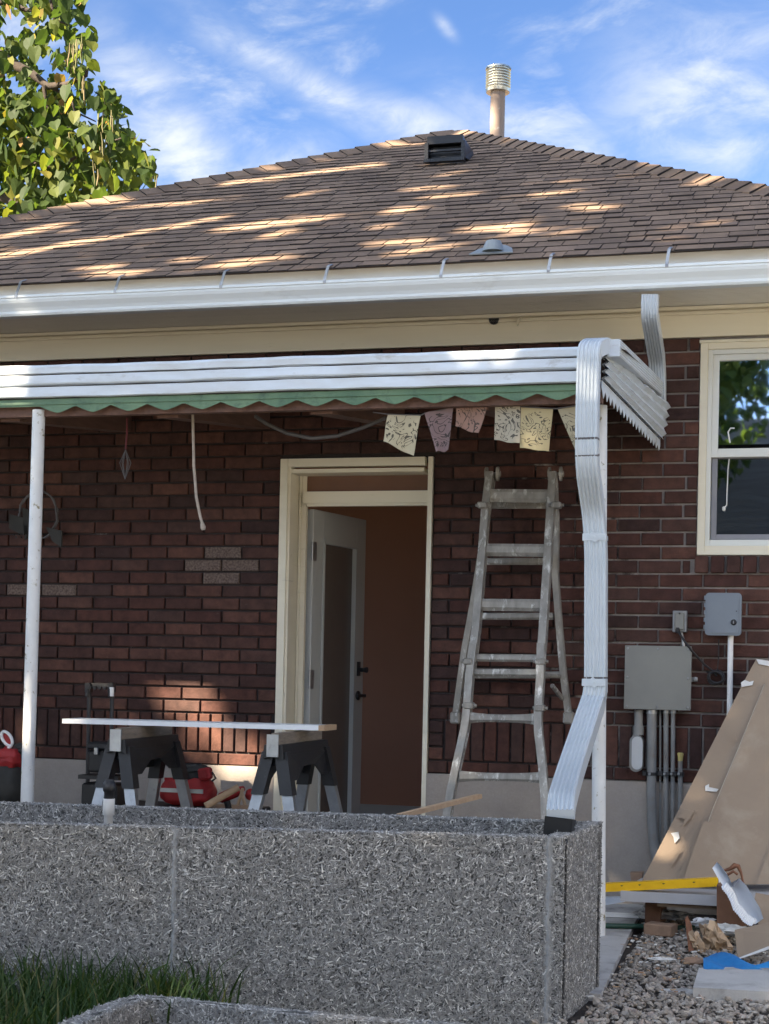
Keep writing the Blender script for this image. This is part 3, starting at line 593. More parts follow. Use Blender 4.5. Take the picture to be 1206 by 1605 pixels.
bk = MB(); bk.add([(wX0, .145, wZ0), (wX1, .145, wZ0), (wX1, .145, wZ1), (wX0, .145, wZ1)], [(0, 1, 2, 3)]); bk.build('dark_room_sheet', mat('dark_room', (.02, .025, .03), rough=.9), window)  # dark sheet behind the panes stands in for the unlit room
cd_ = MB(); cd_.tube([(P(x_, y_, 0).x, .041, P(x_, y_, 0).z) for x_, y_ in ((1151, 669), (1145, 669), (1141, 675), (1144, 692))], .0035, 6); cd_.tube([(P(x_, y_, 0).x, .027, P(x_, y_, 0).z) for x_, y_ in ((1143, 718), (1141, 735), (1140, 760), (1139, 790), (1135, 796))], .0025, 6); cd_.build('white_curve', M['pvc'], window)  # thin white curve set just in front of the panes
cd_ = MB(); cd_.lathe((P(1134.5, 797, 0).x, .027, P(1134.5, 800, 0).z), (0, 0, 1), [(0, .003), (.005, .008), (.018, .008), (.022, .003)], 10); cd_.build('white_knob', M['pvc'], window)
x = wX0-.012
sbm = MB(); sbm.box((0, 0, 0), (.064, .05, .082), bev=.004); sme = sbm.mesh('sill_brick', M['brick'])
while x < 4.3:
    link(bpy.data.objects.new('sill_brick', sme), window, (x+.036, .0, wZ0-.046)); x += .0762
# ------------------------------------------------------------------ patio cover
pc = thing('patio_cover', 'flat white metal patio cover with green scalloped valance and two posts', 'patio cover', (1.5, -1.3, ZS))
FD = 1.30; zf1 = 1.597; zf0 = 1.447; xa_, xb_ = -2.6, P(905, 575, FD).x+.07
fas = MB(); prof = [(-.0, zf1), (-.012, zf1), (-.022, zf1-.012), (-.020, zf1-.038), (-.010, zf1-.041), (-.010, zf1-.046), (-.024, zf1-.049), (-.030, zf1-.085), (-.026, zf1-.091), (-.010, zf1-.094), (-.010, zf1-.100), (-.026, zf1-.103), (-.030, zf0+.004), (-.022, zf0), (0, zf0)]
wob = [0.0012*math.sin(i*1.7)+.0015*math.sin(i*.43+1) for i in range(60)]
xs = [xa_+(xb_-xa_)*i/59 for i in range(60)]
fas.add([(x, -FD+a, b+wob[i]) for i, x in enumerate(xs) for a, b in prof], [(i*15+j, i*15+(j+1) % 15, (i+1)*15+(j+1) % 15, (i+1)*15+j) for i in range(59) for j in range(15)])
fas.build('front_fascia', M['white_dirty'], pc)
for zc_ in (zf1-.0435, zf1-.097, zf0-.001):
    q = MB(); q.box(((xa_+xb_)/2, -FD-.008, zc_), (xb_-xa_-.01, .014, .003)); q.build('groove_shade', M['asphalt'], pc)  # dark strips laid in the fascia grooves stand in for their shade
va = MB(); zv = zf0-.002; n = 400; pitch_ = .176; vx0 = P(147, 640, FD).x  # a valley of the scallop
top = []; bot = []
for i in range(n+1):
    x = xa_+(xb_-xa_)*i/n; ph = ((x-vx0)/pitch_) % 1; dd = abs(ph-.0) if ph < .5 else 1-ph
    lo = .035+.031*(1-min(1, (dd*2)**1.25)) ; 
    if x < P(62, 640, FD).x: lo = .035
    top.append((x, -FD-.006, zv)); bot.append((x, -FD-.008, zv-lo))
vs = top+bot; N1 = n+1
va.add(vs, [(i, N1+i, N1+i+1, i+1) for i in range(n)]); va.add([(x, y+.002, z) for x, y, z in vs], [(i+1, N1+i+1, N1+i, i) for i in range(n)])
va.box(((xa_+xb_)/2, -FD-.010, zv-.026), (xb_-xa_, .006, .004))
va.build('scalloped_valance', M['green'], pc)
zw = 1.665                                  # where the cover meets the wall
rp = MB(); kx = 110
rows_ = []
for i in range(kx+1):
    x = xa_+(3.10-xa_)*i/kx; dz = .012*math.sin(i*math.pi/2+.6); rows_.append([(x, -FD+.0, zf1-.012+dz), (x, -.012, zw+.02+dz)])
vs = [q for r_ in rows_ for q in r_]; rp.add(vs, [(2*i, 2*i+2, 2*i+3, 2*i+1) for i in range(kx)]); rp.build('roof_panel', M['under'], pc)
bm_ = MB(); bm_.box(((xa_+3.0)/2, -FD+.05, 1.415), (3.0-xa_, .045, .09)); bm_.build('front_beam', M['rafter'], pc)
for pxw in (40-105, 194, 410, 600+20, 830):
    xw = P(pxw, 677, 0).x; rf = MB(); z0, z1 = 1.493, 1.378
    for dx, w, dz in ((0, .10, 0), ): 
        a0 = Vector((xw, -.012, z0)); a1 = Vector((xw, -FD+.075, z1-.02))
        rf.prism([a0+Vector((-w/2, 0, 0)), a0+Vector((w/2, 0, 0)), a0+Vector((w/2, 0, .09)), a0+Vector((-w/2, 0, .09))], a1-a0)
        rf.prism([a0+Vector((-w/2-.035, 0, .092)), a0+Vector((w/2+.035, 0, .092)), a0+Vector((w/2+.035, 0, .135)), a0+Vector((-w/2-.035, 0, .135))], a1-a0)
    rf.build('rafter', M['rafter'], pc)
def post(px0, px1, pyt, pyb, d):
    a = P((px0[0]+px0[1])/2, pyt, d); b = P((px1[0]+px1[1])/2, pyb, d); dr = (b-a)/(b.z-a.z); base = a+dr*(ZS-a.z); topp = a+dr*(1.40-a.z)
    q = MB(); q.lathe(base, topp-base, [(0, .031), (.3, .030), ((topp-base).length, .029)], 24); return q.build('post', M['post'], pc), base
post((52.7, 68.3), (32.4, 53), 660, 1250, 1.27); post((933, 950), (931.5, 946.3), 700, 1290, 1.02)
# side fascia of ribbed metal with toothed fringe, running back to the wall
f_t, f_b = P(951, 553, FD), P(949, 596, FD); w_t, w_b = P(1049, 634, .0), P(1040, 690, .0)
sf = MB(); npr = 13; prs = []
for i in range(npr):
    f = i/(npr-1); ox = (.014 if i % 3 == 1 else (-.004 if i % 3 == 2 else .004)); prs.append((f, ox))
vs = []
for e in range(25):
    g = e/24; tt, bb = f_t.lerp(w_t, g), f_b.lerp(w_b, g); jag = .0025*math.sin(e*2.3)+.002*math.sin(e*.9)
    for f, ox in prs: q = tt.lerp(bb, f); vs.append((q.x+ox+jag*.3, min(q.y, -.014), q.z+(jag if f < .3 else 0)))
sf.add(vs, [(e*npr+i, (e+1)*npr+i, (e+1)*npr+i+1, e*npr+i+1) for e in range(24) for i in range(npr-1)])
sf.add([(x-.012, y, z) for x, y, z in vs], [(e*npr+i+1, (e+1)*npr+i+1, (e+1)*npr+i, e*npr+i) for e in range(24) for i in range(npr-1)])
sf.build('side_fascia', M['white_dirty'], pc)
tf = MB(); nt = 19
for e in range(nt):
    g0, g1 = e/nt, (e+1)/nt; a, b = f_b.lerp(w_b, g0), f_b.lerp(w_b, g1); c_ = a.lerp(b, .5)
    for q in (a, b, c_): q.y = min(q.y, -.012); q.x -= .012
    dn = Vector((0, 0, -.030)); dn2 = Vector((0, 0, -.068+.012*g0))
    tf.prism([a, b, b+dn, c_+dn2, a+dn], (-.003, 0, 0))
tf.build('toothed_fringe', M['white_dirty'], pc)
# ------------------------------------------------------------------ downspout
ds = thing('downspout', 'white ribbed aluminium downspout running from eave over patio cover into planter', 'downspout', P(935, 1290, 1.4))
def dprof(w, d, ribs=6):
    p = [(-w/2, d/2), (-w/2, -d/2)]
    for i in range(ribs):
        a = -w/2+w*(.08+.84*i/(ribs-1)); p += [(a-.0045, -d/2), (a-.0015, -d/2-.0045), (a+.0015, -d/2-.0045), (a+.0045, -d/2)]
    p += [(w/2, -d/2), (w/2, d/2)]; return [(a, b) for a, b in p]
def arc(pts, k=6):                         # round the corners of a path a little
    pts = [Vector(p) for p in pts]; out = [pts[0]]
    for i in range(1, len(pts)-1):
        a, b, c_ = pts[i-1], pts[i], pts[i+1]; r = min((a-b).length, (c_-b).length)*.42; p0 = b+(a-b).normalized()*r; p1 = b+(c_-b).normalized()*r
        out += [p0.lerp(b, t).lerp(b.lerp(p1, t), t) for t in [j/k for j in range(k+1)]]
    return out+[pts[-1]]
def dense(pts, step):
    out = [pts[0]]
    for a, b in zip(pts, pts[1:]):
        n = max(1, int((b-a).length/step)); out += [a.lerp(b, (j+1)/n) for j in range(n)]
    return out
def flipw(prof): return [(-a, b) for a, b in prof][::-1]
P1 = dprof(.089, .064); P0 = dprof(.074, .055)
# upper offset piece from the gutter down to the cover
up_pts = arc([P(1020, 462, OV+.06), P(1019, 492, OV+.05), P(1030, 560, .18), P(1032, 590, .10), P(1032, 632, .10)], 5)
up_d = dense(up_pts, .012)
scl = [1+.015*(1 if (j % 3 == 0 and (.03 < j/len(up_d) < .25 or .55 < j/len(up_d) < .75)) else 0) for j in range(len(up_d))]
b_ = MB(); b_.sweep(up_d, (1, 0, 0), P0, scl=scl); b_.build('upper_offset', M['white'], ds)
# run along the side of the cover
r0, r1 = P(1034, 612, .06), P(962, 545, FD+.02)
b_ = MB(); b_.sweep([r0, r1], (0, 0, -1), [(a, b) for a, b in dprof(.070, .05)]); b_.build('side_run', M['white_dirty'], ds)
# front elbows and drop
pts = [r1+Vector((-.045, .10, -.01)), r1+Vector((-.062, -.01, .0)), P(924, 548, FD+.115), P(921, 660, FD+.125), P(921, 730, FD+.115), P(931, 800, FD-.045), P(935, 860, FD-.05), P(934.5, 1085, FD-.05)]
pts[0].z = P(925, 545, FD).z; pts[1].z = pts[0].z
path = dense(arc(pts, 8), .014)
L_tot = len(path)
scl = [1+(.012 if (j % 2 == 0 and (.12 < j/L_tot < .47)) else 0) for j in range(L_tot)]
b_ = MB(); b_.sweep(path, (1, 0, 0), P1, scl=scl); drop = b_.build('drop_pipe', M['white'], ds)
for yy_ in (688, 716, 1068):
    k_ = min(range(4, L_tot-4), key=lambda k: abs(proj(path[k])[1]-yy_)); b_ = MB(); b_.sweep([path[k_-1].lerp(path[k_], .6), path[k_].lerp(path[k_+1], .1)], (1, 0, 0), P1, scl=[1.012, 1.012]); b_.build('elbow_seam', M['wire'], ds)
for (px, py) in ((934, 843), (933, 1070)):
    q = P(px, py, FD-.05); b_ = MB(); b_.box(q+Vector((0, -.036, 0)), (.098, .005, .030), bev=.002); b_.box(q+Vector((0, 0, 0)), (.093, .076, .018)); b_.box(q+Vector((0, -.040, 0)), (.04, .004, .03), Matrix.Rotation(R(45), 3, 'Y')); b_.lathe(q+Vector((0, -.042, 0)), (0, -1, 0), [(0, .005), (.003, .004)], 8); b_.build('strap', M['white'], ds)
pts = [P(934, 1080, FD-.05), P(931, 1100, FD-.045), P(893, 1215, FD+.62), P(881, 1258, FD+1.08), P(879, 1284, FD+1.22)]
path2 = dense(arc(pts, 8), .014); scl = [1.03+(.012 if (j % 2 == 0 and (j < 8 or j > len(path2)-16)) else 0) for j in range(len(path2))]
b_ = MB(); b_.sweep(path2, (1, 0, 0), P1, scl=scl); b_.build('outlet_pipe', M['white'], ds)
e0 = path2[-1]; b_ = MB(); b_.sweep([e0+Vector((0, .0, .004)), e0+Vector((-.004, -.006, -.05)), e0+Vector((-.004, -.012, -.15))], (-1, 0, 0), [(-.047, .037), (-.047, -.037), (.047, -.037), (.047, .037)]); b_.build('rubber_boot', mat('black_rubber', (.005, .005, .005), (.008, .008, .008), rough=.8), ds)
# ------------------------------------------------------------------ planter of chip concrete
ZP = -.289
c_fr, c_nr = G(942, 1290, ZP), G(884, 1314, ZP); c_nl, c_fl = G(0, 1292, ZP), G(0, 1258, ZP)
c_nl = c_nl+(c_nl-c_nr)*.35; c_fl = c_fl+(c_fl-c_fr)*.35
planter = thing('planter', 'long grey planter box of wood chip concrete blocks in front of the patio', 'planter', (2.2, -2.6, ZG))
def chips(faces, dens, name, parent, seed=1, lc=.0145, chipmat='chip'):
    # faces: list of (origin, eu, ev, normal); chips lie nearly flat, each its own thin slab
    rg = np.random.default_rng(seed); V = []; Fc = []; T = []; tot = 0
    for (o, eu, ev, nn_) in faces:
        o, eu, ev, nn_ = (np.array(q) for q in (o, eu, ev, nn_)); lu, lv = np.linalg.norm(eu), np.linalg.norm(ev); n = int(lu*lv*dens)
        if n < 1: continue
        a, b = eu/lu, ev/lv; pu, pv = rg.random(n)*lu, rg.random(n)*lv; th = rg.random(n)*math.pi
        L = lc*(.4+rg.random(n)**1.6*1.4); w = .0014+rg.random(n)*.0026; tl = rg.normal(0, .17, n); h = .0005+rg.random(n)*.0035
        cu, su = np.cos(th), np.sin(th)
        d1 = (a[None]*cu[:, None]+b[None]*su[:, None])*np.cos(tl)[:, None]+nn_[None]*np.sin(tl)[:, None]
        d2 = -a[None]*su[:, None]+b[None]*cu[:, None]; d3 = np.cross(d1, d2); d3 *= np.sign(d3 @ nn_)[:, None]
        c0_ = o[None]+a[None]*pu[:, None]+b[None]*pv[:, None]+nn_[None]*h[:, None]
        q = []
        for s1, s2, s3 in ((-1, -.6, 1), (1, -1, 1), (.8, 1, 1), (-1, .7, 1), (-1, -1.2, -1), (1, -1.4, -1), (1, 1.4, -1), (-1, 1.2, -1)):
            q.append(c0_+d1*(L/2*s1)[:, None]+d2*(w/2*s2)[:, None]+d3*(.0012*s3))
        q = np.stack(q, 1).reshape(-1, 3); base = (np.arange(n)*8+tot)[:, None]
        for f in ((0, 1, 2, 3), (4, 5, 1, 0), (5, 6, 2, 1), (6, 7, 3, 2), (7, 4, 0, 3)): Fc.append(base+np.array(f)[None])
        V.append(q); T.append(np.repeat(rg.random(n), 8)); tot += n*8
    V = np.concatenate(V)-np.array(WL[parent])[None]
    me = nmesh(name, V, np.concatenate(Fc), M[chipmat], np.concatenate(T)); return kind(link(bpy.data.objects.new(name, me), parent, WL[parent]), 'stuff')
TH = .052
def panel(a, b, inward, name='block_panel'):
    # a,b: outer top corners; returns panel mesh and chip faces for outer, inner, top
    a, b = Vector(a), Vector(b); iv = Vector(inward).normalized()*TH; h = ZP-ZG+.02
    q = MB(); q.prism([a, b, b+iv, a+iv], (0, 0, -h)); q.build(name, M['binder'], planter)
    eu = b-a; ev = Vector((0, 0, -h)); n_ = eu.cross(ev).normalized(); 
    if n_.dot(iv) > 0: n_ = -n_
    return [(a, eu, ev, n_), (a, eu, iv, Vector((0, 0, 1))), (a+iv, eu, Vector((0, 0, -.25)), -n_)]
fdir = (c_nr-c_nl).normalized(); inw = (c_fr-c_nr); inw = (inw-fdir*inw.dot(fdir)).normalized()
bdir = (c_fr-c_fl).normalized(); inb = (c_nr-c_fr); inb = (inb-bdir*inb.dot(bdir)).normalized()
faces = []
jn1 = G(268, 1303, ZP); t1 = (jn1-c_nl).dot(fdir); jn2 = G(862, 1313, ZP); t2 = (jn2-c_nl).dot(fdir); Lf = (c_nr-c_nl).length
for a, b in ((0, t1-.008), (t1+.008, t2-.007), (t2+.007, Lf)):
    faces += panel(c_nl+fdir*a, c_nl+fdir*b, inw)
e1 = (c_fr-c_nr).normalized(); ine = Vector((-1, 0, 0)); ine = (ine-e1*ine.dot(e1)).normalized()
faces += panel(c_nr+e1*.0485, c_fr-e1*.0485, ine)
faces += panel(c_fl, c_fr, inb)
faces += [(c_nr, inw*TH, Vector((0, 0, ZG-ZP)), Vector((fdir.x, fdir.y, 0))), (c_fr, inb*TH, Vector((0, 0, ZG-ZP)), Vector((bdir.x, bdir.y, 0)))]
chips(faces, 42000, 'wood_chips', planter, 3)
for tt in (t1, t2):
    q = MB(); p0 = c_nl+fdir*tt; n = 26; vs = []
    for i in range(n+1):
        z = ZP+.001-(ZP-ZG)*i/n; w = (.011 if tt == t1 else .017)+.008*random.random(); ofs = random.uniform(-.005, .005)
        for sgn in (-1, 0, 1): vs.append(p0+fdir*(sgn*w+ofs)-inw*(.006 if sgn == 0 else -.002)+Vector((0, 0, z-ZP)))
    q.add(vs, [(i*3+j, i*3+j+1, (i+1)*3+j+1, (i+1)*3+j) for i in range(n) for j in range(2)]); q.prism([p0-fdir*.011+inw*.003, p0+fdir*.011+inw*.003, p0+fdir*.011+inw*TH, p0-fdir*.011+inw*TH], (0, 0, -.6)); q.build('mortar_joint', M['mortarpale'], planter)
q = MB(); zs = ZP-.14; q.add([c_nl+inw*TH+Vector((0, 0, zs-ZP)), c_nr+inw*TH+ine*TH+Vector((0, 0, zs-ZP)), c_fr+inb*TH+ine*TH+Vector((0, 0, zs-ZP)), c_fl+inb*TH+Vector((0, 0, zs-ZP))], [(0, 1, 2, 3)]); kind(q.build('soil', M['soil'], planter), 'stuff')
pp = thing('riser_pipe', 'white plastic riser pipe with black cap standing in the planter', 'pipe', P(170, 1296, 2.62)+Vector((0, 0, -.15)))
pt = P(171, 1252, 2.62); pbm = P(169, 1300, 2.62)+Vector((0, 0, -.15))
q = MB(); q.lathe(pbm, pt-pbm, [(0, .016), ((pt-pbm).length-.06, .016), ((pt-pbm).length-.058, .021), ((pt-pbm).length, .021)], 18); q.build('pipe', M['pvc'], pp)
q = MB(); hcap = P(171, 1222, 2.62).z-pt.z; q.lathe(pt, (0, 0, 1), [(0, .018), (hcap*.35, .018), (hcap*.4, .022), (hcap*.86, .022), (hcap*.88, .018), (hcap, .016)], 18); q.build('pipe_cap', M['black'], pp)
# ------------------------------------------------------------------ round bed in the foreground
bed = thing('raised_bed', 'low round edged bed of chip concrete nearest the camera', 'planter', (2.6, -4.3, ZG))
ztop = -.70; ctrl = [G(95, 1607, ztop), G(130, 1592, ztop), G(170, 1574, ztop), G(215, 1563, ztop), G(260, 1564, ztop), G(330, 1572, ztop), G(470, 1586, ztop), G(600, 1598, ztop), G(720, 1606, ztop)]
out = [Vector(p) for p in ctrl]; out += [Vector((3.25, -3.75, ztop)), Vector((3.42, -4.0, ztop)), Vector((3.40, -4.6, ztop)), Vector((3.1, -5.0, ztop)), Vector((2.4, -5.0, ztop)), Vector((2.05, -4.6, ztop))]
n = len(out); cen = sum(out, Vector())/n; sm_ = []
for i in range(n):
    p0, p1, p2, p3 = out[i-1], out[i], out[(i+1) % n], out[(i+2) % n]
    for k in range(4):
        t = k/4; sm_.append(.5*((2*p1)+(-p0+p2)*t+(2*p0-5*p1+4*p2-p3)*t*t+(-p0+3*p1-3*p2+p3)*t**3))
q = MB(); n = len(sm_); vs = []; fch = []
for p in sm_:
    iv = (cen-p); iv.z = 0; iv.normalize(); wz = random.uniform(-.006, .006)
    for a, b in ((0, -.22), (-.003, -.03), (.010, -.002+wz), (.042, .003+wz), (.055, -.03), (.057, -.22)): vs.append(p+iv*a+Vector((0, 0, b)))
q.add(vs, [(i*6+j, ((i+1) % n)*6+j, ((i+1) % n)*6+j+1, i*6+j+1) for i in range(n) for j in range(5)]); q.build('rim', M['binder'], bed)
for i in range(n):
    a, b = sm_[i], sm_[(i+1) % n]; iv = cen-(a+b)/2; iv.z = 0; iv.normalize(); eu = b-a
    fch += [(a-iv*.002, eu, Vector((0, 0, -.2)), -iv), (a, eu, iv*.055, Vector((0, 0, 1))), (a+iv*.056, eu, Vector((0, 0, -.18)), iv)]
chips(fch, 50000, 'wood_chips', bed, 5)
q = MB(); q.add([p+Vector((0, 0, -.10))+(cen-p).normalized()*.05 for p in sm_], [tuple(range(n))]); kind(q.build('soil', M['soil'], bed), 'stuff')
# ------------------------------------------------------------------ ladder
lad = thing('ladder', 'paint spattered multi position aluminium ladder leaning against the brick wall', 'ladder', P(780, 1400, .6))
def ld(z): return .20+(1.25-z)*.27         # distance from the wall at height z
def LP(px, py, add=0):
    z = 1.2
    for _ in range(12): z = P(px, py, ld(z)+add).z
    return P(px, py, ld(z)+add)
def rail(b, pts, w=.036, d=.058):
    pts = [Vector(p) for p in pts]; b.sweep(pts, (1, 0, 0), [(-w/2, -d/2), (w/2, -d/2), (w/2, -d/4), (w/4, -d/4), (w/4, d/4), (w/2, d/4), (w/2, d/2), (-w/2, d/2), (-w/2, d/4), (-w/4, d/4), (-w/4, -d/4), (-w/2, -d/4)])
for pts in ([(769, 742), (762, 800), (756, 880), (747, 990), (738, 1060)], [(868, 742), (864, 800), (859, 880), (852, 990), (847, 1060)]):
    q = MB(); rail(q, [LP(*p) for p in pts]); q.build('inner_rail', M['alu'], lad)
for pts in ([(743, 1010), (737, 1060), (732, 1125), (729, 1145), (718, 1195), (708, 1240), (700, 1290)], [(849, 1010), (848, 1060), (844, 1125), (845, 1150), (851, 1200), (855, 1250), (856, 1300)]):
    a = [LP(*p, add=.025) for p in pts]; dr = (a[-1]-a[-2]).normalized(); a.append(a[-1]+dr*((a[-1].z-ZS-.03)/abs(dr.z)))
    q = MB(); rail(q, a, .036, .05); o = q.build('outer_rail', M['alu'], lad)
    f = MB(); f.box(a[-1]+Vector((0, 0, -.0)), (.06, .09, .055), bev=.01); f.build('foot', M['black'], o)
def rung(p, q_, h, dp, name='rung', flare=False):
    a, b = Vector(p), Vector(q_); m_ = MB(); n = 9; vs = []
    for i in range(n):
        t = i/(n-1); c = a.lerp(b, t); k = 1 if not flare else 1+.45*(abs(t-.5)*2)**3; hh, dd = h/2*k, dp/2
        for y, z in ((-dd, -hh*.4), (-dd*.9, hh*.55), (-dd*.6, hh), (dd*.6, hh), (dd, hh*.6), (dd, -hh*.6), (dd*.3, -hh), (-dd*.5, -hh)): vs.append(c+Vector((0, y, z)))
    m_.add(vs, [(i*8+j, (i+1)*8+j, (i+1)*8+(j+1) % 8, i*8+(j+1) % 8) for i in range(n-1) for j in range(8)]); return m_.build(name, M['alu'], lad)
for (xl, xr, y, h) in ((768, 860, 777, .064), (761, 855, 862, .060), (753, 849, 948, .058), (741, 846, 1031, .036), (742, 846, 1054, .036)):
    rung(LP(xl, y), LP(xr, y+1), h, .038)
rung(LP(737, 1125, .02), LP(838, 1127, .02), .036, .04, flare=True); rung(LP(721, 1217, .02), LP(848, 1219, .02), .036, .04, flare=True)
# rear section: hangs behind, feet short of the floor
def RPt(px, py, d): return P(px, py, d)
for pts in ([(772, 745, .16), (758, 850, .13), (742, 950, .11), (729, 1020, .10), (715, 1122, .09)], [(869, 745, .16), (872, 830, .13), (871, 900, .12), (877, 980, .11), (884, 1060, .10), (892, 1122, .09)]):
    a = [P(*p) for p in pts]; q = MB(); rail(q, a, .030, .045); o = q.build('rear_rail', M['alu'], lad)
    f = MB(); f.box(a[-1]+Vector((0, 0, -.01)), (.05, .06, .06), bev=.008); f.build('foot', M['alu'], o)
for (xl, xr, y, d) in ((764, 866, 792, .13), (758, 866, 880, .12), (748, 868, 966, .11), (730, 882, 1058, .10)):
    rung(P(xl, y, d), P(xr, y, d), .034, .03, 'rear_rung')
for c in ((771, 742), (870, 742)):
    z = LP(*c); q = MB(); q.lathe(z+Vector((.022, .02, 0)), (1, 0, 0), [(0, .036), (.010, .036), (.012, .014), (.018, .014)], 16); q.lathe(z+Vector((-.034, .02, 0)), (1, 0, 0), [(0, .034), (.010, .034)], 16); q.tube([z+Vector((-.03, .02, 0)), z+Vector((.03, .02, 0))], .008, 8); q.build('hinge', M['alu'], lad)
for pa_, pb_ in (((866, 1075, .30), (882, 1095, .11)), ((845, 1058, .30), (878, 1060, .12))):
    q = MB(); q.tube([P(*pa_), P(*pb_)], .011, 8); q.build('brace', M['alu'], lad)
for c in ((735, 1037), (848, 1037), (736, 1106), (847, 1110), (757, 792), (873, 792)):
    z = LP(*c, add=.03); q = MB(); q.box(z, (.044, .062, .030), bev=.005); q.tube([z+Vector((-.035, 0, 0)), z+Vector((.035, 0, 0))], .008, 8); q.build('lock_collar', M['alu'], lad)
# ------------------------------------------------------------------ sawhorses and board
def sawhorse(x0, dx, zt_, label):
    t = thing('sawhorse', label, 'sawhorse', (x0+dx/2, -1.1, ZS), 'sawhorses carrying the white board')
    yA, yB = -1.46, -.76; X = lambda y: x0+dx*(y-yA)/(yB-yA)
    q = MB()
    for s in (-1, 1):
        q.prism([(X(yA)+s*.018, yA, zt_-.095), (X(yA)+s*.048, yA, zt_-.105), (X(yA)+s*.040, yA, zt_-.045), (X(yA)+s*.018, yA, zt_-.045)], (X(yB)-X(yA), yB-yA, 0))
    q.build('top_rail', M['black'], t)
    q = MB(); q.prism([(X(yA)-.017, yA+.02, zt_-.09), (X(yA)+.017, yA+.02, zt_-.09), (X(yA)+.017, yA+.02, zt_+.004), (X(yA)-.017, yA+.02, zt_+.004)], (X(yB)-X(yA), yB-yA-.04, 0)); q.build('beam', M['oldwood'], t)
    q = MB(); q.box((X(yA)-.0, yA-.006, zt_-.048), (.052, .008, .095)); q.build('end_plate', M['steel'], t)
    for y, fy in ((yA+.05, yA-.06), (yB-.05, yB+.06)):
        for s in (-1, 1):
            a = Vector((X(y)+s*.028, y, zt_-.075)); b = Vector((X(y)+s*.185, fy, ZS)); ksp = a.lerp(b, .24)
            q = MB(); ax = (b-a).normalized(); 
            q.prism([a+Vector((-.028, -.03, 0)), a+Vector((.028, -.03, 0)), a+Vector((.028, .03, 0)), a+Vector((-.028, .03, 0))], ksp-a); o = q.build('leg', M['black'], t)
            q = MB(); q.sweep([a.lerp(b, .20), b], (1, 0, 0), [(-.024, -.018), (.024, -.018), (.024, .018), (.018, .018), (.018, -.012), (-.018, -.012), (-.018, .018), (-.024, .018)]); lg = q.build('leg_extension', M['steel'], o)
            hb_ = MB()
        wbm = MB(); wbm.prism([(X(y)-.040, y-.008, zt_-.08), (X(y)+.040, y-.008, zt_-.08), (X(y)+.062, y-.008, zt_-.19), (X(y)+.035, y-.008, zt_-.18), (X(y)+.012, y-.008, zt_-.135), (X(y)-.012, y-.008, zt_-.135), (X(y)-.035, y-.008, zt_-.18), (X(y)-.062, y-.008, zt_-.19)], (0, .014, 0)); wbm.build('leg_web', M['black'], t)
    for s in (-1, 1):
        q = MB(); q.prism([(X(yA)+s*.040, yA+.03, zt_-.09), (X(yB)+s*.040, yB-.03, zt_-.09), (X(yB)+s*.060, yB-.02, zt_-.20), (X(yB)+s*.055, yB-.14, zt_-.20), (X(yB)+s*.050, yB-.24, zt_-.145), (X(yA)+s*.050, yA+.24, zt_-.145), (X(yA)+s*.055, yA+.14, zt_-.20), (X(yA)+s*.060, yA+.02, zt_-.20)], (s*.008, 0, 0)); q.build('side_skirt', M['black'], t)
    return t
ZB = -.030
sawhorse(.935, -.045, ZB-.008, 'left black folding sawhorse with grey steel legs beside toolboxes')
sawhorse(1.66, -.02, ZB-.008, 'right black folding sawhorse with grey steel legs before the doorway')
bL = P(113, 1132, 1.1); bR = P(510, 1140, 1.1)
q = MB(); q.prism([(bL.x, -1.20, ZB+.0), (bR.x, -1.20, ZB+.004), (bR.x, -1.02, ZB+.004), (bL.x, -1.02, ZB)], (0, 0, .021)); o = q.build('board', mat('white_primed_board', (.80, .82, .83), (.74, .76, .77), rough=.5, scale=6, bstr=.05))
tag(o, 'long white primed trim board lying across the two sawhorses', 'board')
q = MB(); q.prism([(bR.x+.001, -1.20, ZB+.003), (bR.x+.028, -1.20, ZB+.003), (bR.x+.028, -1.02, ZB+.003), (bR.x+.001, -1.02, ZB+.003)], (0, 0, .024)); o = q.build('wood_offcut', M['wood']); tag(o, 'raw wood offcut at the right end of the white board', 'offcut')
# ------------------------------------------------------------------ stand, tools and bags under the cover
sd = thing('tool_stand', 'black metal stand with two uprights and crossbar behind the left sawhorse', 'stand', (P(155, 1200, .55).x, -.55, ZS))
for px in (140, 176):
    a = P(px, 1078, .55); b = P(px-3, 1250, .55); dr = (b-a)/(b.z-a.z); q = MB(); q.tube([a, a+dr*(ZS-a.z)], .011, 10); q.build('upright', M['blackmetal'], sd)
    q = MB(); q.box(a+Vector((0, -.005, .0)), (.030, .04, .05), bev=.004); q.lathe(a+Vector((0, -.02, -.045)), (0, 0, 1), [(0, .012), (.04, .012)], 10); q.build('clamp_head', M['black'], sd)
q = MB(); a, b = P(140, 1074, .55), P(178, 1075, .55); q.box((a+b)/2, ((b-a).length, .022, .024), bev=.003)
for i in range(5): q.lathe(a.lerp(b, .1+.2*i)+Vector((0, -.01, -.012)), (0, -1, 0), [(0, .009), (.012, .009)], 8)
q.build('crossbar', M['black'], sd)
q = MB(); a = P(177, 1082, .56); q.lathe(a+Vector((0, -.012, -.03)), (0, 0, 1), [(0, .011), (.045, .012)], 10); q.build('white_tag', M['pvc'], sd)
q = MB(); a, b = P(134, 1213, .62), P(196, 1222, .62); q.box((a+b)/2, ((b-a).length, .16, .02)); q.build('shelf', M['black'], sd)
q = MB(); q.box((P(165, 1240, .62).x, -.62, (ZS+P(160, 1222, .62).z)/2), (.19, .15, P(160, 1222, .62).z-ZS-.03), bev=.01); q.build('lower_cabinet', M['black'], sd)
tbx = thing('toolbox', 'black plastic toolbox with latches on the stand shelf', 'toolbox', P(172, 1210, .66))
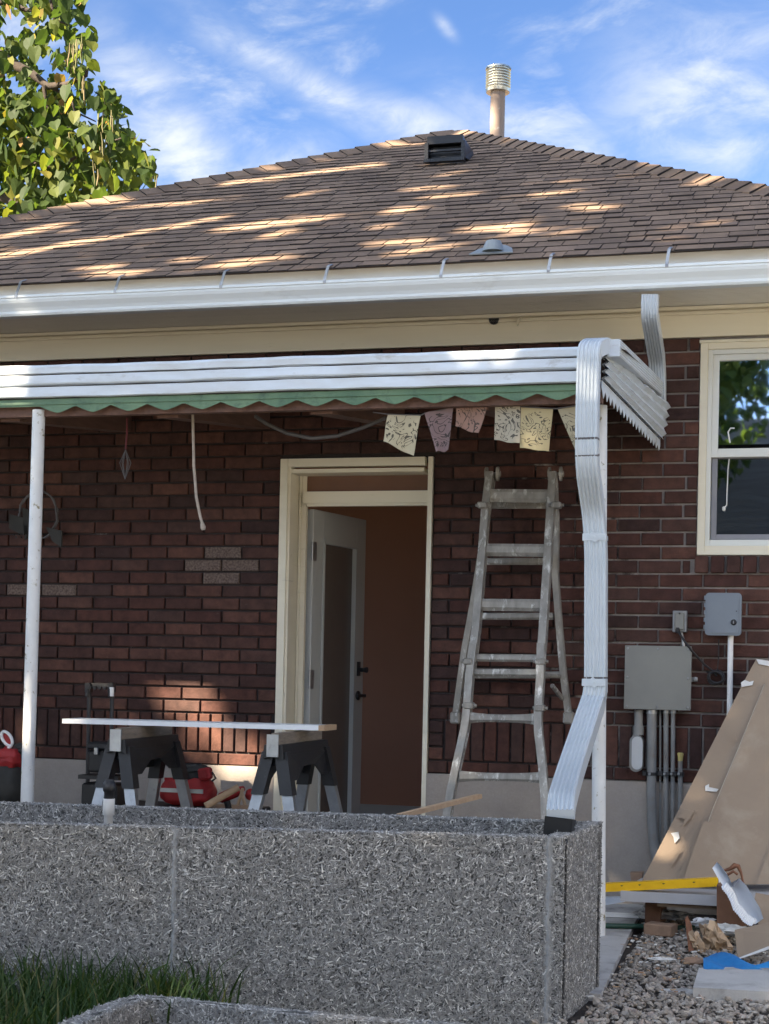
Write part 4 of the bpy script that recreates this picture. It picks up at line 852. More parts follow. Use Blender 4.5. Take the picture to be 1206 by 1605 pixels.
a, b = P(150, 1166, .66), P(200, 1213, .66); q = MB(); q.box((a+b)/2+Vector((0, 0, -.01)), (b.x-a.x, .18, a.z-b.z-.03), bev=.012); q.build('body', M['black'], tbx)
q = MB(); q.box(((a.x+b.x)/2, a.y, a.z-.005), (b.x-a.x+.012, .19, .035), bev=.008); q.build('lid', M['black'], tbx)
for dx in (-.035, .035): q = MB(); q.box(((a.x+b.x)/2+dx, a.y-.10, a.z-.03), (.022, .012, .035), bev=.003); q.build('latch', M['steel'], tbx)
# a chest hidden behind the planter carries the red bag and tools
def chest(x0, x1, d0, d1, z1, label):
    t = thing('storage_chest', label, 'chest', ((x0+x1)/2, -(d0+d1)/2, ZS))
    q = MB(); q.box(((x0+x1)/2, -(d0+d1)/2, (ZS+z1-.04)/2), (x1-x0, d1-d0, z1-.04-ZS), bev=.012); q.build('body', M['black'], t)
    q = MB(); q.box(((x0+x1)/2, -(d0+d1)/2, z1-.02), (x1-x0+.02, d1-d0+.02, .036), bev=.008); q.build('lid', M['black'], t); return t
zc = P(300, 1262, .5).z
chest(P(255, 1262, .5).x-.25, P(405, 1262, .5).x, .35, .62, zc, 'low black storage chest on the patio under the red tool bag')
rb_ = thing('tool_bag', 'red and black tool bag behind the left sawhorse', 'bag', P(300, 1262, .5))
def sack(cx, cy, z0, w, d, h, seed, name, m_, parent, top=.75, rough_=.02):
    rg = random.Random(seed); q = MB(); nu, nv = 20, 9; vs = []
    for j in range(nv+1):
        f = j/nv; k = (math.sin(min(1, f*1.6+.45)*math.pi/2))*(1 if f < .6 else 1-(1-top)*((f-.6)/.4)); 
        if j == nv: k *= .5
        for i in range(nu):
            t = 2*math.pi*i/nu; ce, se = math.cos(t), math.sin(t); ex = abs(ce)**.5*(1 if ce > 0 else -1); ey = abs(se)**.5*(1 if se > 0 else -1)
            vs.append((cx+ex*w/2*k+rg.uniform(-1, 1)*rough_*.4, cy+ey*d/2*k+rg.uniform(-1, 1)*rough_*.4, z0+h*f+rg.uniform(-1, 1)*rough_*.5*(f > 0)))
    q.add(vs, [(j*nu+i, j*nu+(i+1) % nu, (j+1)*nu+(i+1) % nu, (j+1)*nu+i) for j in range(nv) for i in range(nu)], True); q.add(vs[-nu:], [tuple(range(nu))]); q.add(vs[:nu], [tuple(range(nu))[::-1]]); return q.build(name, m_, parent)
a = P(298, 1262, .5); tw = P(333, 1262, .5).x-P(255, 1262, .5).x
sack(a.x-.01, -.5, zc, tw, .16, P(300, 1218, .5).z-zc, 2, 'bag_body', M['red'], rb_)
sack(a.x+.02, -.5, P(300, 1222, .5).z, tw*.6, .12, .07, 4, 'bag_top', M['cloth_dark'], rb_)
q = MB(); h0_ = P(284, 1218, .5); h1_ = P(322, 1218, .5); q.tube([h0_, h0_.lerp(h1_, .2)+Vector((0, 0, .06)), h0_.lerp(h1_, .8)+Vector((0, 0, .06)), h1_], .009, 8); q.build('bag_handle', M['black'], rb_)
q = MB(); q.box((a.x-.02, -.585, P(300, 1238, .5).z), (tw*.92, .008, .02)); q.build('reflective_band', M['steel'], rb_)
ph = thing('battery_lamp', 'small red square work lamp perched on the red tool bag', 'lamp', P(322, 1230, .62))
c = P(322, 1213, .62); q = MB(); q.box(c, (.062, .05, .058), Matrix.Rotation(R(-10), 3, 'Y'), bev=.008); q.build('housing', M['red'], ph)
q = MB(); q.box(c+Vector((-.004, -.027, 0)), (.042, .006, .038), Matrix.Rotation(R(-10), 3, 'Y')); q.build('lens', mat('lamp_lens', (.35, .05, .05), rough=.2), ph); q = MB(); q.tube([c+Vector((.035, 0, .01)), c+Vector((.055, 0, -.02)), c+Vector((.034, 0, -.035))], .005, 6); q.build('bail', M['blackmetal'], ph)
q = MB(); q.tube([P(322, 1264, .78), P(374, 1234, .70)], .017, 12); o = q.build('wooden_stick', M['wood']); tag(o, 'round pale wooden stick leaning up beside the red bag', 'stick')
dr_ = thing('cordless_drill', 'red and black cordless drill lying right of the round wooden stick', 'drill', P(372, 1262, .55))
c = P(362, 1250, .55); q = MB(); q.lathe(c+Vector((-.06, 0, -.01)), (1, 0, .45), [(0, .018), (.01, .026), (.09, .028), (.11, .02), (.14, .012)], 14); q.build('motor_housing', M['red'], dr_)
q = MB(); q.tube([c+Vector((-.02, 0, -.02)), c+Vector((-.0, 0, -.09))], .017, 10); q.box(c+Vector((.0, 0, -.10)), (.075, .06, .04), bev=.006); q.build('grip_and_battery', M['black'], dr_)
q = MB(); q.lathe(P(392, 1252, .55), (.4, -.3, 1), [(0, .02), (.01, .028), (.035, .028), (.045, .02)], 14); o = q.build('tape_measure', M['red']); tag(o, 'small round red tape measure beside the right sawhorse leg', 'tape measure')
for (a_, b_2) in (((373, 1262), (381, 1236)), ((384, 1262), (378, 1238))):
    q = MB(); q.tube([P(*a_, .6), P(*b_2, .6)], .008, 8); o = q.build('wood_stake', M['wood']); tag(o, 'thin tan wooden stake beside the drill leaning to the '+('right' if a_[0] < 380 else 'left'), 'stake', 'crossed wooden stakes by the drill')
# pile at the left edge
zc2 = P(15, 1262, .8).z
chest(P(-60, 1262, .8).x-.2, P(44, 1262, .8).x, .6, 1.0, zc2, 'low black storage chest at left end of patio under dark bags')
g1 = thing('canvas_bag', 'dark canvas bag heaped left of the white post', 'bag', P(10, 1262, .8)); sack(P(8, 1250, .8).x, -.8, zc2, .20, .2, P(10, 1196, .8).z-zc2, 8, 'bag_body', M['cloth_dark'], g1, .8)
g2 = thing('jacket_bundle', 'rumpled red fabric bundle on dark canvas bag at left edge', 'bundle', P(24, 1210, .8)); sack(P(20, 1200, .8).x, -.82, P(10, 1202, .8).z, .12, .12, .10, 9, 'cloth', M['red'], g2, .7); sack(P(33, 1180, .8).x, -.80, P(10, 1188, .8).z, .08, .09, .07, 12, 'dark_lining', M['cloth_dark'], g2, .7)
g3 = thing('hand_saw', 'white and red saw handle sticking up at the left edge', 'saw', P(4, 1180, .84))
c = P(11, 1158, .84); q = MB(); rotm = Matrix.Rotation(R(-38), 3, 'Y'); ring = []
for i in range(18):
    t = 2*math.pi*i/18; ring.append(c+rotm @ Vector((.022*math.cos(t)*1.0, 0, .040*math.sin(t))))
q.tube(ring+[ring[0]], .008, 8, cap=False); q.tube([c+rotm @ Vector((0, 0, -.04)), P(3, 1185, .84), P(2, 1200, .84)], .009, 8); q.build('handle', M['pvc'], g3)
q = MB(); q.prism([c+rotm @ Vector((.016*math.cos(2*math.pi*i/12), .003, .032*math.sin(2*math.pi*i/12))) for i in range(12)], (0, .006, 0)); q.build('grip_insert', M['red'], g3)
# stick leaning on the planter
q = MB(); a, b = P(632, 1278, 2.0), P(752, 1248, 1.35); q.sweep([a+(a-b)*.05, b], (0, 0, 1), [(-.009, -.012), (.009, -.012), (.009, .012), (-.009, .012)]); o = q.build('wood_strip', M['wood']); tag(o, 'thin pale wood strip leaning over the back edge of the planter', 'strip')
# ------------------------------------------------------------------ hanging things under the cover
bt = thing('bunting', 'string of printed cloth flags hung below the patio cover front beam', 'bunting', P(740, 650, 1.22))
o0 = (580, 600); sc_ = 1206/360
fl_ = [([(95,165),(268,170),(228,385),(70,305)], (.54, .48, .33)), ([(288,160),(440,130),(413,355),(350,363)], (.24, .165, .165)), ([(455,110),(622,115),(575,270),(453,230)], (.33, .20, .155)), ([(657,115),(790,115),(790,322),(655,300)], (.46, .41, .31)), ([(793,125),(962,135),(940,362),(787,340)], (.52, .43, .24)), ([(985,135),(1090,118),(1112,360),(1085,368)], (.46, .40, .27))]
cord = [P(585, 646, 1.22)]
for i, (pg, col) in enumerate(fl_):
    dd = 1.22+.004*i; pq = [P(o0[0]+x/sc_, o0[1]+y/sc_, dd) for x, y in pg]; cen_ = sum(pq, Vector())/4; n = 6; q = MB(); vs = []
    for a in range(n+1):
        for b in range(n+1):
            u_, v_ = a/n, b/n; p = pq[0].lerp(pq[1], u_).lerp(pq[3].lerp(pq[2], u_), v_); p = p+Vector((0, -.012*v_*math.sin(u_*6+i)-.006*math.sin(v_*5+i), .003*math.sin(u_*8))); vs.append(p)
    for off in (0, .0012): q.add([v_+Vector((0, off, 0)) for v_ in vs], [(a*(n+1)+b, a*(n+1)+b+1, (a+1)*(n+1)+b+1, (a+1)*(n+1)+b) for a in range(n) for b in range(n)], True)
    ob = q.build('flag', flag_mat('flag_cloth_%d' % i, col), bt, loc=cen_); ob['label'] = ['cream flag with black print', 'mauve flag', 'pink flag', 'off white printed flag', 'yellow cream printed flag', 'narrow cream flag by the downspout'][i]
    cord += [pq[0], pq[1]]
cord.append(P(915, 632, 1.22)); q = MB(); q.tube(cord, .003, 6); q.build('cord', M['wire'], bt)
q = MB(); pts = [P(400, 652, .9), P(420, 665, .9), P(450, 679, .9), P(490, 687, .92), P(530, 683, .95), P(570, 670, 1.0), P(605, 655, 1.05)]; q.tube(pts, .009, 8); o = q.build('cable', M['wire']); tag(o, 'thick grey cable sagging beneath the patio cover left of the flags', 'cable')
q = MB(); pts = [P(302, 640, 1.1), P(303, 680, 1.1), P(304, 730, 1.1), P(308, 780, 1.1), P(314, 810, 1.1), P(319, 826, 1.1)]; q.tube(pts, [.007]*5+[.007], 8); q.lathe(P(317, 820, 1.1), (.25, 0, -1), [(0, .009), (.02, .013), (.032, .009)], 10); o = q.build('rope', M['rope']); tag(o, 'short beige rope hanging straight down under the patio cover', 'rope')
on = thing('hanging_ornament', 'wire diamond ornament hung by a red ribbon under the cover', 'ornament', P(197, 752, 1.0))
q = MB(); q.tube([P(199, 655, 1.0), P(199, 680, 1.0), P(197, 704, 1.0)], .0045, 6); q.build('ribbon', mat('dark_ribbon', (.16, .02, .03), (.11, .015, .02)), on)
q = MB(); t0, b0 = P(197, 705, 1.0), P(196, 751, 1.0); mid = t0.lerp(b0, .45)
for i in range(6):
    an = math.pi*i/3+.3
    for r_ in (.026,): q.tube([t0, mid+Vector((r_*math.cos(an), r_*math.sin(an), 0)), b0], .0018, 5)
q.build('wire_cage', M['wire'], on)
wr = thing('wall_wreath', 'dark twig ring with two grey shells hung on the wall behind left post', 'wreath', P(57, 850, .06))
q = MB(); c = P(60, 808, .05); rg = random.Random(3)
for k in range(3):
    ring = [c+Vector((math.cos(t_)*(.115+rg.uniform(-.006, .006)), rg.uniform(-.008, .008), math.sin(t_)*(.13+rg.uniform(-.006, .006)))) for t_ in [2*math.pi*i/28 for i in range(28)]]; q.tube(ring+[ring[0]], .005, 6, cap=False)
q.build('ring', M['wire'], wr)
for pl_ in ([(15, 806), (38, 812), (46, 838), (30, 836), (14, 828)], [(72, 826), (97, 832), (96, 858), (82, 848)], [(35, 795), (44, 800), (46, 842), (38, 846)]):
    q = MB(); q.prism([P(x, y, .07) for x, y in pl_], (0, .012, 0)); q.build('shell', M['cloth_dark'], wr)
q = MB()
for i in range(6): q.lathe(P(22+i*4, 838+(i % 2)*4, .07), (0, -1, 0), [(0, .006), (.01, .004)], 7)
q.build('pebbles', M['cloth_dark'], wr)
# ------------------------------------------------------------------ electrical things
def quadbox(pxs, depth, d0, bev=.004):
    a, b = P(*pxs[0], d0+depth), P(*pxs[1], d0+depth); return Vector(((a.x+b.x)/2, -(d0+depth/2), (a.z+b.z)/2)), abs(b.x-a.x), abs(a.z-b.z)
eb = thing('junction_box', 'large square grey metal electrical box on the brick wall', 'electrical box', P(1031, 1115, .0))
c, w, h = quadbox([(980.5, 1011.5), (1083, 1114)], .085, .004); q = MB(); q.box(c, (w-.01, .085, h-.01), bev=.003); q.build('body', M['boxgrey'], eb)
q = MB(); q.box((c.x, -.093, c.z), (w, .006, h), bev=.002); cv = q.build('cover', M['boxgrey'], eb)
for i, (a, b) in enumerate([(-1, 1), (0, 1), (1, 1), (-1, 0), (1, 0), (-1, -1), (0, -1), (1, -1)]):
    q = MB(); q.lathe((c.x+a*(w/2-.014), -.096, c.z+b*(h/2-.014)), (0, -1, 0), [(0, .006), (.003, .005), (.004, .003)], 10); q.build('screw', M['steel'], cv)
q = MB(); t_ = P(1089, 1065, .01); q.box(t_, (.03, .006, .022)); q.lathe(t_+Vector((.004, -.004, 0)), (0, -1, 0), [(0, .013), (.003, .013), (.004, .006)], 14); q.build('mounting_ear', M['steel'], eb)
def pipe(pts, r, name, m_, par, n=14): q = MB(); q.tube(pts, r, n); return q.build(name, m_, par)
yb = .045
x_ = P(1022, 1150, yb).x
a = [P(1022, 1114, yb), P(1022, 1160, yb), P(1021.5, 1240, yb), P(1022, 1280, yb), P(1024, 1310, yb), P(1027, 1335, yb+.01), P(1033, 1370, yb+.03), P(1040, 1400, yb+.05)]
pipe(a, .0235, 'conduit', M['conduit'], eb, 18); pipe([P(1022, 1113, yb), P(1022, 1119, yb)], .028, 'conduit_connector', M['steel'], eb)
for x0_, x1_, r_, top_ in ((1044.5, 1044, .0125, 1113), (1055.5, 1054.5, .0105, 1113)):
    pipe([P(x0_, top_, yb-.01), P(x1_, 1400, yb-.01)], r_, 'conduit', M['conduit'], eb); pipe([P(x0_, 1113, yb-.01), P(x0_, 1118, yb-.01)], r_+.005, 'conduit_connector', M['steel'], eb)
pipe([P(1035.5, 1113, .02), P(1035, 1400, .02)], .006, 'conduit', M['conduit'], eb)  # thin grey rod in place of the shadow beside the conduit
pipe([P(1067, 1192, yb-.01), P(1066, 1400, yb-.01)], .0115, 'conduit', M['conduit'], eb); q = MB(); q.lathe(P(1067, 1193, yb-.01), (0, 0, 1), [(0, .012), (.02, .013), (.035, .016), (.04, .012)], 12); q.build('yellow_stub', mat('yellow_foam', (.5, .40, .14), rough=.9), eb)
pipe([P(1001.5, 1113, yb), P(1001.5, 1140, yb)], .021, 'conduit', M['conduit'], eb, 16); pipe([P(1001.5, 1138, yb), P(1001, 1152, yb)], .026, 'conduit_connector', M['conduit'], eb, 16)
q = MB(); pts_ = [P(999.5, 1160, .07), P(999.5, 1198, .07)]
def capsule(b, c1, c2, r, y0, y1, n=10):
    up_ = [c1+Vector((math.cos(t)*r, 0, math.sin(t)*r)) for t in [math.pi*i/n for i in range(n+1)]]; dn_ = [c2+Vector((math.cos(t)*r, 0, math.sin(t)*r)) for t in [math.pi+math.pi*i/n for i in range(n+1)]]
    pl2 = [(p.x, y0, p.z) for p in up_+dn_]; b.prism(pl2, (0, y1-y0, 0))
capsule(q, P(999.5, 1162, .03), P(999, 1199, .03), .032, -.075, -.006); lb = q.build('conduit_body', M['conduit'], eb)
q = MB(); capsule(q, P(999.5, 1163, .08), P(999, 1198, .08), .026, -.083, -.0755); q.build('clear_cover', mat('clear_plastic', (.55, .56, .56), (.5, .51, .51), rough=.12), lb)
q = MB(); q.box((P(1040, 1215, .02).x, -.018, P(1040, 1213, .02).z), (.20, .018, .024)); q.build('strut_channel', M['blackmetal'], eb)
for x0_, r_ in ((1022, .026), (1044, .015), (1054.5, .013), (1066, .014)):
    z_ = P(x0_, 1213, yb); q = MB(); q.lathe(z_+Vector((0, 0, -.008)), (0, 0, 1), [(0, r_), (.016, r_)], 16); q.box(z_+Vector((-r_-.008, -.005, 0)), (.016, .03, .016)); q.build('pipe_clamp', M['blackmetal'], eb)
    q = MB(); q.box(z_+Vector((-r_*.3, -r_-.006, 0)), (.012, .012, .014), bev=.002); q.build('clamp_bolt', M['steel'], eb)
ob_ = thing('outlet_box', 'small weatherproof grey outlet box above the junction box', 'outlet', P(1066, 992, 0))
c, w, h = quadbox([(1055, 957), (1077, 991)], .04, .004); q = MB(); q.box(c, (w, .04, h), bev=.003); q.build('box', M['steel'], ob_)
q = MB(); q.box((c.x-.001, -.052, c.z), (w*.68, .02, h*.82), bev=.006); q.build('flip_cover', M['boxgrey'], ob_); q = MB(); q.lathe((c.x, -.062, c.z+h*.36), (0, -1, 0), [(0, .005), (.004, .003)], 8); q.build('screw', M['blackmetal'], ob_)
pipe([P(1068, 990, .02), P(1071, 1001, .02), P(1072, 1013, .02)], .008, 'nipple', M['steel'], ob_)
ic = thing('controller_box', 'rounded blue grey controller box with round lock at upper right', 'control box', P(1135, 997, 0))
c, w, h = quadbox([(1106.5, 929), (1162, 996.5)], .09, .004)
def rbox(b, cx, cz, w, h, r, y0, y1, n=6):
    pts = []
    for sx, sz, a0 in ((1, 1, 0), (-1, 1, 90), (-1, -1, 180), (1, -1, 270)):
        for i in range(n+1): t = R(a0+90*i/n); pts.append((cx+sx*(w/2-r)+r*math.cos(t), y0, cz+sz*(h/2-r)+r*math.sin(t)))
    b.prism(pts, (0, y1-y0, 0))
q = MB(); rbox(q, c.x, c.z, w-.004, h-.004, .016, -.070, -.004); q.build('body', M['ctrl'], ic)
q = MB(); rbox(q, c.x, c.z, w, h, .018, -.090, -.0705); rbox(q, c.x-.002, c.z, w-.026, h-.022, .012, -.096, -.0901); q.build('door', M['ctrl'], ic)
for i in range(5): q = MB(); q.tube([(c.x-w/2-.002, -.082, c.z-h/2+.03+i*.035), (c.x-w/2-.002, -.082, c.z-h/2+.05+i*.035)], .006, 8); q.build('hinge', M['ctrl'], ic)
lk = P(1150.5, 975.5, .1); q = MB(); q.lathe((lk.x, -.096, lk.z), (0, -1, 0), [(0, .014), (.005, .014), (.006, .009), (.010, .008)], 16); q.build('lock', M['blackmetal'], ic); q = MB(); q.box((lk.x, -.108, lk.z), (.004, .004, .014)); q.build('key_slot', M['steel'], ic)
q = MB(); q.lathe((lk.x+.012, -.096, P(1152, 958, .1).z), (0, -1, 0), [(0, .003), (.002, .002)], 8); q.build('indicator', M['blackmetal'], ic)
pipe([P(1146, 996, .035), P(1145.5, 1015, .035), P(1144, 1130, .035), P(1143, 1300, .035)], .0135, 'feed_pipe', M['pvc'], ic, 16)
co = thing('power_cord', 'black power cord coiled between the electrical boxes and plugged in', 'cord', P(1123, 1078, .02))
q = MB(); q.box(P(1063, 988, .05), (.022, .03, .03), bev=.005); q.build('plug', M['blackcord'], co)
q = MB(); q.tube([P(1064, 990, .06), P(1072, 1003, .10), P(1085, 1020, .10), P(1105, 1042, .05), P(1118, 1052, .03), P(1124, 1060, .025)], .0055, 8)
q.tube([P(1127, 1002, .012), P(1127, 1030, .012), P(1125, 1050, .018)], .003, 6)
cc_ = P(1123, 1062, .022); rg = random.Random(5)
for k in range(6):
    ph_ = rg.uniform(0, 6); a_, b_3 = rg.uniform(.028, .042), rg.uniform(.020, .036); ti = rg.uniform(-.6, .6); pts = []
    for i in range(22): t = 2*math.pi*i/21+ph_; x_2, z_2 = a_*math.cos(t), b_3*math.sin(t); pts.append(cc_+Vector((x_2*math.cos(ti)-z_2*math.sin(ti)+rg.uniform(-.002, .002), -.004*k, x_2*math.sin(ti)+z_2*math.cos(ti))))
    q.tube(pts, .0045, 6)
q.build('cord', M['blackcord'], co)
q = MB(); q.lathe(P(1112, 929, .008), (0, -1, 0), [(0, .004), (.006, .003)], 6)
# ------------------------------------------------------------------ plasterboard sheets and rubble on the right
ZB2 = -.70
def sheet(pl_, label, th=.006, m_='kraft', core='gypsum'):
    t = thing('plasterboard_sheet', label, 'plasterboard', pl_[-1] if False else P(1100, 1385, .6), 'old plasterboard sheets leaning on the wall')
    n_ = (pl_[1]-pl_[0]).cross(pl_[2]-pl_[0]).normalized()
    if n_.y > 0: n_ = -n_
    q = MB(); q.prism(pl_, -n_*.0015); o = q.build('paper_face', M[m_], t); q = MB(); q.prism([p-n_*.0017 for p in pl_], -n_*th); q.build('gypsum_core', M[core], t); return t, n_
def SP(px, py, k=0):                       # on the leaning plane: wall side at the top, .75 m out at the bottom
    d = .12+(py-1030)/355*.50+k; return P(px, py, d)
s1, n1 = sheet([SP(1186, 1033), SP(1170, 1062), SP(1120, 1160), SP(1060, 1278), SP(1004, 1386), SP(1300, 1386), SP(1330, 1050)], 'tall torn plasterboard sheet leaning on the wall with brown paper face outward')
s2, n2 = sheet([SP(1200, 1072, .03), SP(1160, 1170, .03), SP(1118, 1270, .03), SP(1078, 1386, .03), SP(1320, 1386, .03), SP(1330, 1080, .03)], 'second plasterboard sheet overlapping in front of the tall one', th=.004, core='paperedge')
s4, n4 = sheet([SP(1103, 1288, .045), SP(1088, 1330, .045), SP(1070, 1386, .045), SP(1320, 1386, .045), SP(1320, 1288, .045)], 'narrow plasterboard offcut low in front of the second sheet', th=.004, core='paperedge')
s3, n3 = sheet([SP(1212, 1318, .06), SP(1186, 1386, .06), SP(1320, 1386, .06), SP(1320, 1318, .06)], 'low plasterboard scrap with white edge at the right edge in front of the others')
wp = MB(); wp.prism([SP(1186, 1033, .004), SP(1190, 1041, .004), SP(1240, 1051, .004), SP(1240, 1041, .004)], (0, -.006, 0)); wp.build('torn_edge', M['gypsum'], s1)
for pl_ in ([(1162, 1070), (1168, 1066), (1176, 1069), (1182, 1067), (1180, 1074), (1163, 1077)], [(1106, 1232), (1112, 1229), (1112, 1234), (1127, 1237), (1124, 1241), (1106, 1240)], [(1052, 1306), (1064, 1304), (1066, 1314), (1058, 1322), (1056, 1312)]):
    q = MB(); q.prism([SP(x, y, .008) for x, y in pl_], (0, -.003, 0)); q.build('paint_smear', M['gypsum'], s1)
for pl_ in ([(1052, 1358), (1060, 1338), (1068, 1333), (1060, 1350)], [(1152, 1142), (1156, 1162), (1149, 1158)], [(1064, 1282), (1072, 1268), (1088, 1272), (1082, 1284), (1070, 1296), (1074, 1284)]):
    q = MB(); q.prism([SP(x, y, .012 if x < 1100 else .035) for x, y in pl_], (0, -.004, 0)); q.build('torn_flap', M['kraft'], s1)
# low stack the sheets and the level rest on
stk = thing('board_stack', 'pile of grey boards on blocks below the yellow level', 'boards', (3.5, -.6, ZG))
a, b = P(985, 1404, .80), P(1240, 1394, .86); zt1 = P(1050, 1399, .8).z
q = MB(); q.prism([(P(975, 1400, .8).x, -.84, zt1), (4.3, -.88, zt1+.015), (4.3, -.25, zt1+.015), (P(1000, 1400, .5).x, -.35, zt1)], (0, 0, -.045)); q.build('board', M['greyboard'], stk)
q = MB(); q.prism([(3.22, -.80, zt1-.052), (4.1, -.80, zt1-.048), (4.1, -.4, zt1-.048), (3.22, -.4, zt1-.052)], (0, 0, -.012)); q.build('board', M['kraft'], stk)
for x_3 in (3.19, 4.0): q = MB(); q.box((x_3, -.55, (zt1-.065+ZG)/2), (.07, .28, zt1-.067-ZG), bev=.003); q.build('block', M['rust'], stk)
lv = thing('spirit_level', 'long yellow level bar lying along the rubble pile', 'level', P(1040, 1395, .86))
y1_, y2_ = P(938, 1399, .82), P(1126.5, 1390, .86); y3_, y4_ = P(1126.5, 1376.5, .86), P(938, 1386, .82)
q = MB(); q.prism([y1_, y2_, y3_, y4_], (0, .045, 0)); q.build('bar', M['yellow'], lv)
q = MB(); q.prism([y2_+Vector((.001, -.002, -.001)), y2_+Vector((.004, -.002, -.001)), y3_+Vector((.004, -.002, .002)), y3_+Vector((.001, -.002, .002))], (0, .048, 0)); q.build('end_cap', M['pvc'], lv)
q = MB()
for t_ in (.2, .35, .55, .8): z_ = y4_.lerp(y3_, t_).lerp(y1_.lerp(y2_, t_), .4); q.prism([z_+Vector((-.006, -.0015, .002)), z_+Vector((.0, -.0015, -.001)), z_+Vector((.008, -.0015, .003)), z_+Vector((0, -.0015, .0045))], (0, .001, 0))
q.build('scratch_marks', M['blackmetal'], lv)
def tagged(mb, name, m_, label, cat, group=None): o = mb.build(name, M[m_]); tag(o, label, cat, group); return o
q = MB(); pts = [P(938, 1450, .0)]; pts = [G(940, 1451, ZS+.014), G(985, 1452, ZS+.014), G(1035, 1453, ZG+.03), G(1075, 1455, ZG+.02), G(1110, 1454, ZG+.02), G(1180, 1458, ZG+.02)]; q.tube(pts, .0115, 10); tagged(q, 'garden_hose', 'hose', 'dark green hose running along the end of the slab', 'hose')
# tan brick
q = MB(); c = G(1034, 1471, ZG+.01); q.box(c+Vector((0, .05, .032)), (.125, .09, .05), Matrix.Rotation(R(-14), 3, 'Z'), bev=.004); tagged(q, 'loose_brick', 'tanbrick', 'loose tan brick lying on the gravel by the hose', 'brick')
# rusty block
q = MB(); pl_ = [P(1124, 1453, .98), P(1160, 1453, 1.0), P(1180, 1450, 1.0), P(1165, 1395, 1.0), P(1124, 1388, .98)]; q.prism(pl_, (0, .10, 0)); tagged(q, 'wood_block', 'rust', 'rust brown wooden block standing at the end of the yellow level', 'block')
# crumpled flashing: curved strip with crimped edge
def ribbon(rows_px, d, thick=.003):
    q = MB(); vs = []; m_ = len(rows_px[0])
    for r_ in rows_px:
        for j, (x, y) in enumerate(r_): vs.append(P(x, y, d-.02*math.sin(j*2.1)))
    n = len(rows_px); fs = [(i*m_+j, i*m_+j+1, (i+1)*m_+j+1, (i+1)*m_+j) for i in range(n-1) for j in range(m_-1)]
    q.add(vs, fs, True); q.add([v_+Vector((0, thick, 0)) for v_ in vs], [f[::-1] for f in fs], True); return q
rows_ = [[(1117, 1361), (1124, 1352), (1127, 1354)], [(1126, 1377), (1137, 1366), (1141, 1372)], [(1136, 1392), (1147, 1384), (1150, 1391)], [(1141, 1402), (1151, 1387), (1159, 1377)], [(1150, 1418), (1165, 1400), (1171, 1389)], [(1160, 1432), (1176, 1420), (1181, 1406)], [(1172, 1444), (1186, 1436), (1192, 1424)], [(1184, 1449), (1192, 1444), (1197, 1440)]]
fls = thing('metal_flashing', 'bent shiny silver metal strip with crimped edge standing on the rubble', 'flashing', P(1185, 1449, 1.08))
ribbon(rows_, 1.08).build('strip', M['flash'], fls)
q = MB(); e_ = [(1131, 1392), (1138, 1400), (1144, 1412), (1148, 1424), (1156, 1433), (1163, 1442), (1170, 1447), (1178, 1450)]
for i in range(len(e_)-1):
    for k in range(3):
        t = k/3; x, y = e_[i][0]*(1-t)+e_[i+1][0]*t, e_[i][1]*(1-t)+e_[i+1][1]*t; a = P(x, y, 1.09); b = P(x+9, y-7, 1.085); q.prism([a+Vector((0, 0, .006)), a+Vector((.006, -.01, -.008)), b+Vector((.004, 0, -.004)), b+Vector((0, 0, .006))], (.002, .006, 0))
q.build('crimped_edge', M['flash'], fls)
q = MB(); pts = [P(1132, 1366, 1.02), P(1145, 1362, 1.02), P(1152, 1357, 1.02), P(1158, 1358, 1.02), P(1162, 1368, 1.02), P(1166, 1385, 1.02)]; q.tube(pts, [.004, .008, .012, .010, .006, .004], 8); q.tube([P(1140, 1372, 1.03), P(1150, 1366, 1.03), P(1157, 1371, 1.03)], .006, 8); tagged(q, 'rusty_scrap', 'copper', 'twisted rusty scrap behind the silver strip', 'scrap')
def blobmesh(c, sx, sy, sz, seed, name, m_, label, cat, rough_=.25, flat=0):
    rg = random.Random(seed); q = MB(); nu, nv = (30, 17) if 'paper' in name else (18, 11); vs = []
    jit = [[1+rg.uniform(-rough_, rough_) for _ in range(nu)] for _ in range(nv+1)]
    for j in range(nv+1):
        f = math.pi*j/nv
        for i in range(nu): t = 2*math.pi*i/nu; k = jit[j][i] if 0 < j < nv else 1; vs.append(Vector(c)+Vector((math.sin(f)*math.cos(t)*sx*k, math.sin(f)*math.sin(t)*sy*k, max(-math.cos(f)*sz*k, -sz*.8))))
    q.add(vs, [(j*nu+i, j*nu+(i+1) % nu, (j+1)*nu+(i+1) % nu, (j+1)*nu+i) for j in range(nv) for i in range(nu)], False); return tagged(q, name, m_, label, cat)
